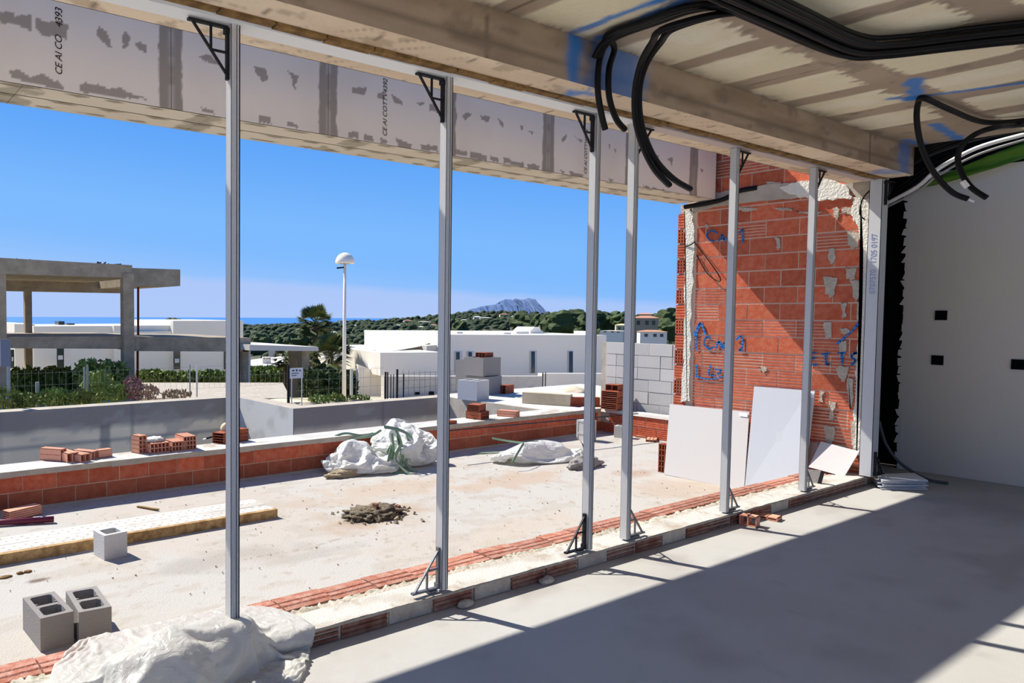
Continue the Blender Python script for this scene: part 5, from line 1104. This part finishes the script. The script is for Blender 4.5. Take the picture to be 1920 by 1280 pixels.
# ------------------------------------------------------------------ vegetation
def leaves(name, vols, n, size, mat, parent=None, up=0.3):
    """leaf clusters: vols = (cx,cy,cz,rx,ry,rz) ellipsoids; n leaves in all"""
    w_ = np.array([v[3]*v[4]*v[5] for v in vols])**.67; idx = np.random.choice(len(vols), n, p=w_/w_.sum()); V = np.array(vols)[idx]
    d = np.random.normal(size=(n, 3)); d /= np.linalg.norm(d, axis=1)[:, None]; rr = np.random.uniform(.55, 1.05, n)[:, None]
    P = V[:, :3]+d*V[:, 3:]*rr; a = np.random.normal(size=(n, 3)); a[:, 2] += up; a /= np.linalg.norm(a, axis=1)[:, None]
    q = np.cross(a, np.random.normal(size=(n, 3))); q /= np.linalg.norm(q, axis=1)[:, None]; s_ = (size*np.random.uniform(.6, 1.3, n))[:, None]
    vs_ = np.stack([P-q*s_*.45, P-a*s_, P+q*s_*.45, P+a*s_], 1).reshape(-1, 3); off_ = np.array(wloc(parent)) if parent is not None else np.array([V[:, 0].mean(), V[:, 1].mean(), vs_[:, 2].min()])
    me = bpy.data.meshes.new(name); f = np.arange(4*n).reshape(-1, 4); me.from_pydata((vs_-off_).tolist(), [], f.tolist()); me.update()
    return link(name, me, mat, parent, (0, 0, 0) if parent is not None else tuple(off_))
def hedge(x0, x1, yt, yb, Y, n, size, label, name='hedge', mat=None, cat='hedge'):
    vols = []; k = max(3, int((x1-x0)/14))
    for i in range(k):
        x = x0+(x1-x0)*(i+.5)/k; a = PY(x, yt+random.uniform(0, 6), Y); q = PY(x, yb, Y); h = (a.z-q.z)/2; w_ = abs(PY(x0+(x1-x0)/k, yt, Y).x-PY(x0, yt, Y).x)
        vols.append((a.x, Y+random.uniform(-.3, .3), q.z+h, w_*.75, .7, h))
    t = empty(name, (vols[k//2][0], Y, vols[k//2][2]-vols[k//2][5]), 0, label, cat)
    leaves('foliage', vols, n, size, mat or m_leaf, t)
    b = MB()
    for v in vols: b.tube([(v[0], v[1], v[2]-v[5]), (v[0]+.1, v[1], v[2]+v[5]*.4)], .04, 5)
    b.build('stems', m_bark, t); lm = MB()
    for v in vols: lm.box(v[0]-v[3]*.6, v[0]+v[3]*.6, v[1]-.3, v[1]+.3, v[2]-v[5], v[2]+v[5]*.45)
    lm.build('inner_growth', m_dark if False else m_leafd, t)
hedge(22, 232, 688, 752, 30.5, 9000, .16, 'dense green hedge seen under the concrete frame, left of the thick column')
hedge(266, 460, 693, 722, 34, 6000, .15, 'lower green hedge before the blue grey wall')
hedge(472, 545, 686, 720, 34, 3000, .18, 'light green hedge before the curved driveway')
hedge(575, 655, 690, 760, 24, 5000, .15, 'dark green shrubs behind the fence left of the street lamp', 'shrub', m_leafd, 'shrub')
hedge(150, 232, 672, 740, 26, 1500, .13, 'taller bush in front of the hedge left of the thick column', 'shrub', None, 'shrub')
for k, (x, yt, yb, Y, r, n, mt, lab) in enumerate([(10, 722, 768, 13.2, .28, 500, m_weed, 'yellow flowering weed clump at the left edge'), (48, 735, 765, 13.2, .22, 400, m_weed, 'low weeds right of the road sign post'), (100, 726, 760, 13.3, .3, 600, m_leaf, 'dark weeds behind the wall below the back column'),
        (150, 730, 757, 13.3, .4, 700, m_weed, 'broad low weeds before the paired posts'), (185, 690, 752, 14, .34, 700, m_leaf, 'tall leafy plant before the hedge'), (215, 715, 752, 13.5, .25, 400, m_leaf, 'small leafy plant left of the thick column'), (250, 700, 750, 13.4, .2, 260, M('dry_stalks', c(150, 112, 112)), 'pinkish dry stalks before the thick column'),
        (275, 718, 748, 13.3, .25, 300, M('dry_grass', c(164, 140, 120)), 'dry grass right of the thick column'), (330, 730, 746, 13.3, .3, 200, M('dry_grass2', c(150, 132, 110)), 'thin dry grass before the pale slab'), (600, 738, 762, 13.2, .25, 300, m_leaf, 'grey green weeds behind the jog of the wall'),
        (628, 736, 760, 13.2, .28, 400, m_weed, 'light green weeds left of the street lamp'), (672, 738, 758, 13.2, .3, 300, m_weed, 'light weeds right of the street lamp'), (1126, 722, 738, 16, .3, 300, m_weed, 'small round shrub by the block wall')]):
    a = PY(x, yt, Y); q = PY(x, yb, Y); h = (a.z-q.z)/2; t = empty('weed_plant', (a.x, Y, q.z), 0, lab, 'plant'); leaves('foliage', [(a.x, Y, q.z+h*.9, r, .25, h)], n, .045, mt, t, 1.5)
    b = MB()
    for j in range(7): b.tube([(a.x, Y, q.z-.1), (a.x+random.uniform(-r, r)*.6, Y+random.uniform(-.1, .1), q.z+h*random.uniform(1.1, 2.0))], .004, 4)
    b.build('stems', m_weed, t)
p = PZ(1065, 740, .1); lump((p.x+.3, p.y, 0.0), .35, .3, .16, .3, 61, 'boulder', m_soil, 'pale boulder on the sandy ground before the villa', 'boulder', 3)
p = PZ(982, 750, .1); lump((p.x, p.y, 0.02), .3, .2, .1, .4, 62, 'rubble_stone', m_soil, 'low heap of stones behind the kerb block', 'rubble', 3)
def palm(x, yb, yt, D, R, nf, label):
    base = PD(x, yb, D); topp = PD(x, yt, D); topp.x, topp.y = base.x, base.y
    t = empty('palm_tree', tuple(base), 0, label, 'palm tree', 'palm trees below the porch slab'); smooth(MB().tube([base-Vector((0, 0, 1)), base.lerp(topp, .5), topp], .17, 8, True, .13).build('trunk', m_bark, t))
    for k in range(nf):
        a = 2*PI*k/nf*2.4+random.uniform(-.2, .2); el = random.uniform(-.7, 1.25); d = Vector((math.cos(a)*math.cos(el), math.sin(a)*math.cos(el), math.sin(el)))
        st_ = topp; hub = topp+d*R*.5; b = MB(); b.bar(st_, hub, .03, .02); sd = d.cross(Vector((0, 0, 1))); sd = sd.normalized() if sd.length > .05 else Vector((1, 0, 0)); up = sd.cross(d)
        for j in range(15):
            f_ = -1.25+2.5*j/14; tip = hub+(d*math.cos(f_)+sd*math.sin(f_))*R*.55+Vector((0, 0, -.16*R*abs(f_))); m_ = hub.lerp(tip, .6); w_ = sd*.05*R*math.cos(f_)-d*.05*R*math.sin(f_)
            b.add([hub, m_-w_, tip, m_+w_], [(0, 1, 2, 3)])
        b.build('frond', m_leafp, t)
m_leafp = M('palm_leaf', c(104, 112, 56), var=.3, scale=3, bump=0, rgb2=c(72, 84, 40), rough=.6)
palm(591, 700, 606, 38, 1.12, 44, 'tall fan palm silhouetted against the sea left of the street lamp'); palm(620, 720, 668, 34, 1.2, 40, 'lower fan palm right of the porch columns'); palm(536, 720, 672, 36, .8, 26, 'small palm half hidden behind the porch columns')
# trees: icosphere crowns
def crown_mesh(seed, sub=2):
    bm = bmesh.new(); bmesh.ops.create_icosphere(bm, subdivisions=sub, radius=1)
    for v in bm.verts: v.co *= 1+.55*mnoise.noise(v.co*1.6+Vector((seed*3, 0, 0)))+.22*mnoise.noise(v.co*4+Vector((seed, 5, 0)))
    return bm
cm = []
def pl(x):
    w_ = 'pines above the villa roof' if 830 < x < 1120 else 'pines among the houses right of the villa' if x >= 1120 else 'pines on the slope left of the villa'
    cnt[w_] = cnt.get(w_, -1)+1; return '%s from the left of the dark %s' % (ORD[cnt[w_]], w_)
for s2 in range(5):
    bm = crown_mesh(s2, 3); me = bpy.data.meshes.new('crown'); bm.to_mesh(me); bm.free(); me.materials.append(m_leafd); me.polygons.foreach_set('use_smooth', [False]*len(me.polygons)); cm.append(me)
tr = [(835, 612, 20, 150), (862, 614, 16, 140), (985, 606, 26, 130), (1003, 608, 22, 128), (1030, 612, 24, 120), (1052, 606, 26, 118), (1075, 604, 28, 124), (1100, 608, 24, 120), (1128, 604, 24, 130), (1150, 602, 22, 132), (1168, 600, 18, 126), (1240, 600, 22, 118), (1256, 620, 20, 90), (1260, 596, 22, 110), (1215, 632, 14, 80), (690, 672, 24, 60), (668, 690, 20, 52), (760, 634, 20, 110), (725, 640, 16, 110), (600, 640, 20, 110), (560, 636, 18, 110), (530, 640, 18, 105), (640, 655, 22, 80), (490, 640, 18, 100), (318, 608, 14, 160), (330, 607, 12, 150), (1120, 630, 16, 88), (1085, 626, 12, 95)]
ORD = 'first second third fourth fifth sixth seventh eighth ninth tenth eleventh twelfth thirteenth fourteenth fifteenth sixteenth seventeenth eighteenth nineteenth twentieth'.split()
tr.sort(); cnt = {}
for k, (x, y, rp, D) in enumerate(tr):
    p = PD(x, y, D); r = rp*D/CF; t = empty('pine_tree', (p.x, p.y, float(terr(p.x, p.y))), 0, pl(x), 'tree', 'pines on the near hillside')
    L0 = wloc(t); o = link('crown', cm[k % 5], None, t, tuple(p-L0)); o.scale = (r, r, r*.8); o.rotation_euler = (0, 0, k)
    MB().tube([L0-Vector((0, 0, .5)), p], .12*r/2, 5).build('trunk', m_bark, t)
# forest on the hill: one uncountable mass
def forest():
    bm = crown_mesh(3, 1); V0 = np.array([v.co[:] for v in bm.verts]); F0 = np.array([[v.index for v in f.verts] for f in bm.faces]); bm.free()
    n = 9000; A = np.random.uniform(math.radians(24), math.radians(95), n); R = 62+np.random.power(1.35, n)*845
    x = R*np.cos(A); y = R*np.sin(A); keep = (fbm(x/35, y/35, 301, 3) > .33) & ~((A > math.radians(70)) & (R < 500)); x, y, R = x[keep], y[keep], R[keep]; n = len(x); z = terr(x, y)
    s_ = np.random.uniform(1.2, 2.7, n)*np.interp(R, [75, 200, 900], [.55, 1.0, 1.5]); rot = np.random.uniform(0, 6.28, n); zs = s_*np.random.uniform(.55, .9, n)
    cr_, sr = np.cos(rot), np.sin(rot); P = np.empty((n, len(V0), 3))
    P[..., 0] = x[:, None]+s_[:, None]*(V0[:, 0]*cr_[:, None]-V0[:, 1]*sr[:, None]); P[..., 1] = y[:, None]+s_[:, None]*(V0[:, 0]*sr[:, None]+V0[:, 1]*cr_[:, None]); P[..., 2] = z[:, None]+zs[:, None]*(V0[:, 2]+.7)
    F = (F0[None]+(np.arange(n)*len(V0))[:, None, None]).reshape(-1, 3); P = P.reshape(-1, 3); o_ = np.array([P[:, 0].mean(), P[:, 1].mean(), -12])
    me = bpy.data.meshes.new('forest'); me.vertices.add(len(P)); me.vertices.foreach_set('co', (P-o_).ravel()); me.loops.add(F.size); me.loops.foreach_set('vertex_index', F.ravel().astype(np.int32)); me.polygons.add(len(F)); me.polygons.foreach_set('loop_start', np.arange(0, F.size, 3, dtype=np.int32))
    me.update(calc_edges=True); me.validate(); return link('forest', me, m_pine, None, tuple(o_))
tag(forest(), 'dark green woodland covering the distant hillside', 'woodland', None, 'stuff')
# houses on the hill
def house(x, y, wp, hp, D, wall, roof, label, group='small houses on the hillside'):
    for d_ in range(62, 1000, 6):
        if D > 115 and PD(x, y+hp*.5, d_).z < float(terr(*PD(x, y, d_)[:2]))+.5: D = d_; break
    p = PD(x, y, D); s_ = D/CF; w_ = wp*s_; h = hp*s_; g = min(float(terr(p.x, p.y)), p.z-.2); az_ = math.atan2(p.y, p.x)-PI/2+random.uniform(-.3, .3)
    t = empty('hillside_house', (p.x, p.y, g), az_, label, 'house', group); hh = p.z+h*.5-g
    MB().box(-w_/2, w_/2, -w_*.35, w_*.35, -1, hh).build('wall', wall, t, local=True)
    b = MB(); rr = h*.22; b.v = [(-w_*.54, -w_*.4, hh), (w_*.54, -w_*.4, hh), (w_*.54, w_*.4, hh), (-w_*.54, w_*.4, hh), (-w_*.2, 0, hh+rr), (w_*.2, 0, hh+rr)]; b.f = [(0, 3, 2, 1), (0, 1, 5, 4), (1, 2, 5), (2, 3, 4, 5), (3, 0, 4)]
    b.build('roof', roof, t, local=True)
    if wp > 12:
        for q in (-.28, .05, .3): MB().box(w_*q-.06*w_, w_*q+.06*w_, -w_*.36-.03, -w_*.35, hh*.0+hh-h*.62, hh-h*.25).build('window', m_glass, t, local=True)
def hl(x, D):
    w_ = 'small pale houses scattered on the far hillside' if D > 160 else 'pale houses near the palms' if x < 700 else 'pale houses on the lower slope beside the villa'
    cnt[w_] = cnt.get(w_, -1)+1; return '%s from the left of the %s' % (ORD[min(cnt[w_], 19)], w_)
m_cream = M('cream_wall', c(226, 206, 156)); m_och = M('ochre_wall', c(196, 170, 140)); m_troof = M('tiled_roof', c(190, 140, 112), var=.2, scale=3); m_wr = M('pale_roof', c(206, 198, 188))
house(1168, 616, 26, 13, 88, m_cream, m_cream, 'small cream yellow house left of the fourth post', None); house(1210, 606, 44, 20, 96, m_och, m_troof, 'ochre house with terracotta roofs on the slope by the brick wall', None)
house(1222, 629, 46, 15, 74, m_white, m_troof, 'low white house with a tiled roof beside the brick wall', None); house(1210, 595, 26, 12, 110, m_och, m_troof, 'ochre tower-like house top behind the terracotta roofs', None)
for k, (x, y, w_, h_, D) in enumerate(sorted([(765, 603, 16, 5, 420), (748, 612, 12, 5, 350), (793, 605, 30, 4, 380), (815, 612, 16, 6, 300), (790, 615, 12, 5, 280), (690, 629, 9, 7, 200), (735, 640, 18, 9, 120), (712, 646, 12, 8, 130), (720, 630, 9, 6, 220), (850, 600, 18, 4, 420), (872, 602, 14, 5, 380), (895, 597, 14, 6, 420), (910, 598, 22, 5, 400), (945, 592, 16, 6, 520), (965, 596, 14, 6, 420), (975, 590, 14, 5, 500), (1003, 592, 10, 5, 450), (880, 618, 14, 4, 240), (685, 606, 8, 4, 600), (640, 602, 8, 3, 750), (585, 634, 14, 7, 150), (626, 628, 12, 10, 170), (665, 612, 8, 4, 400), (676, 650, 14, 6, 90), (500, 672, 16, 5, 62), (510, 660, 12, 6, 75), (1122, 622, 14, 5, 110), (1150, 622, 40, 4, 84)])):
    house(x, y, w_, h_, D, [m_white, m_wr, m_cream, m_white][k % 4], [m_wr, m_troof, m_white][k % 3], hl(x, D), 'far hillside houses' if D > 160 else ('houses near the palms' if x < 700 else 'houses before the villa'))
b = MB(); b.prism([PD(470, 690, 60), PD(560, 690, 60), PD(548, 676, 66), PD(538, 671, 70), PD(500, 674, 72), PD(470, 678, 70)], (0, 0, .2)); tag(b.build('driveway_wall', m_concl), 'curved pale driveway below the porch slab', 'driveway')
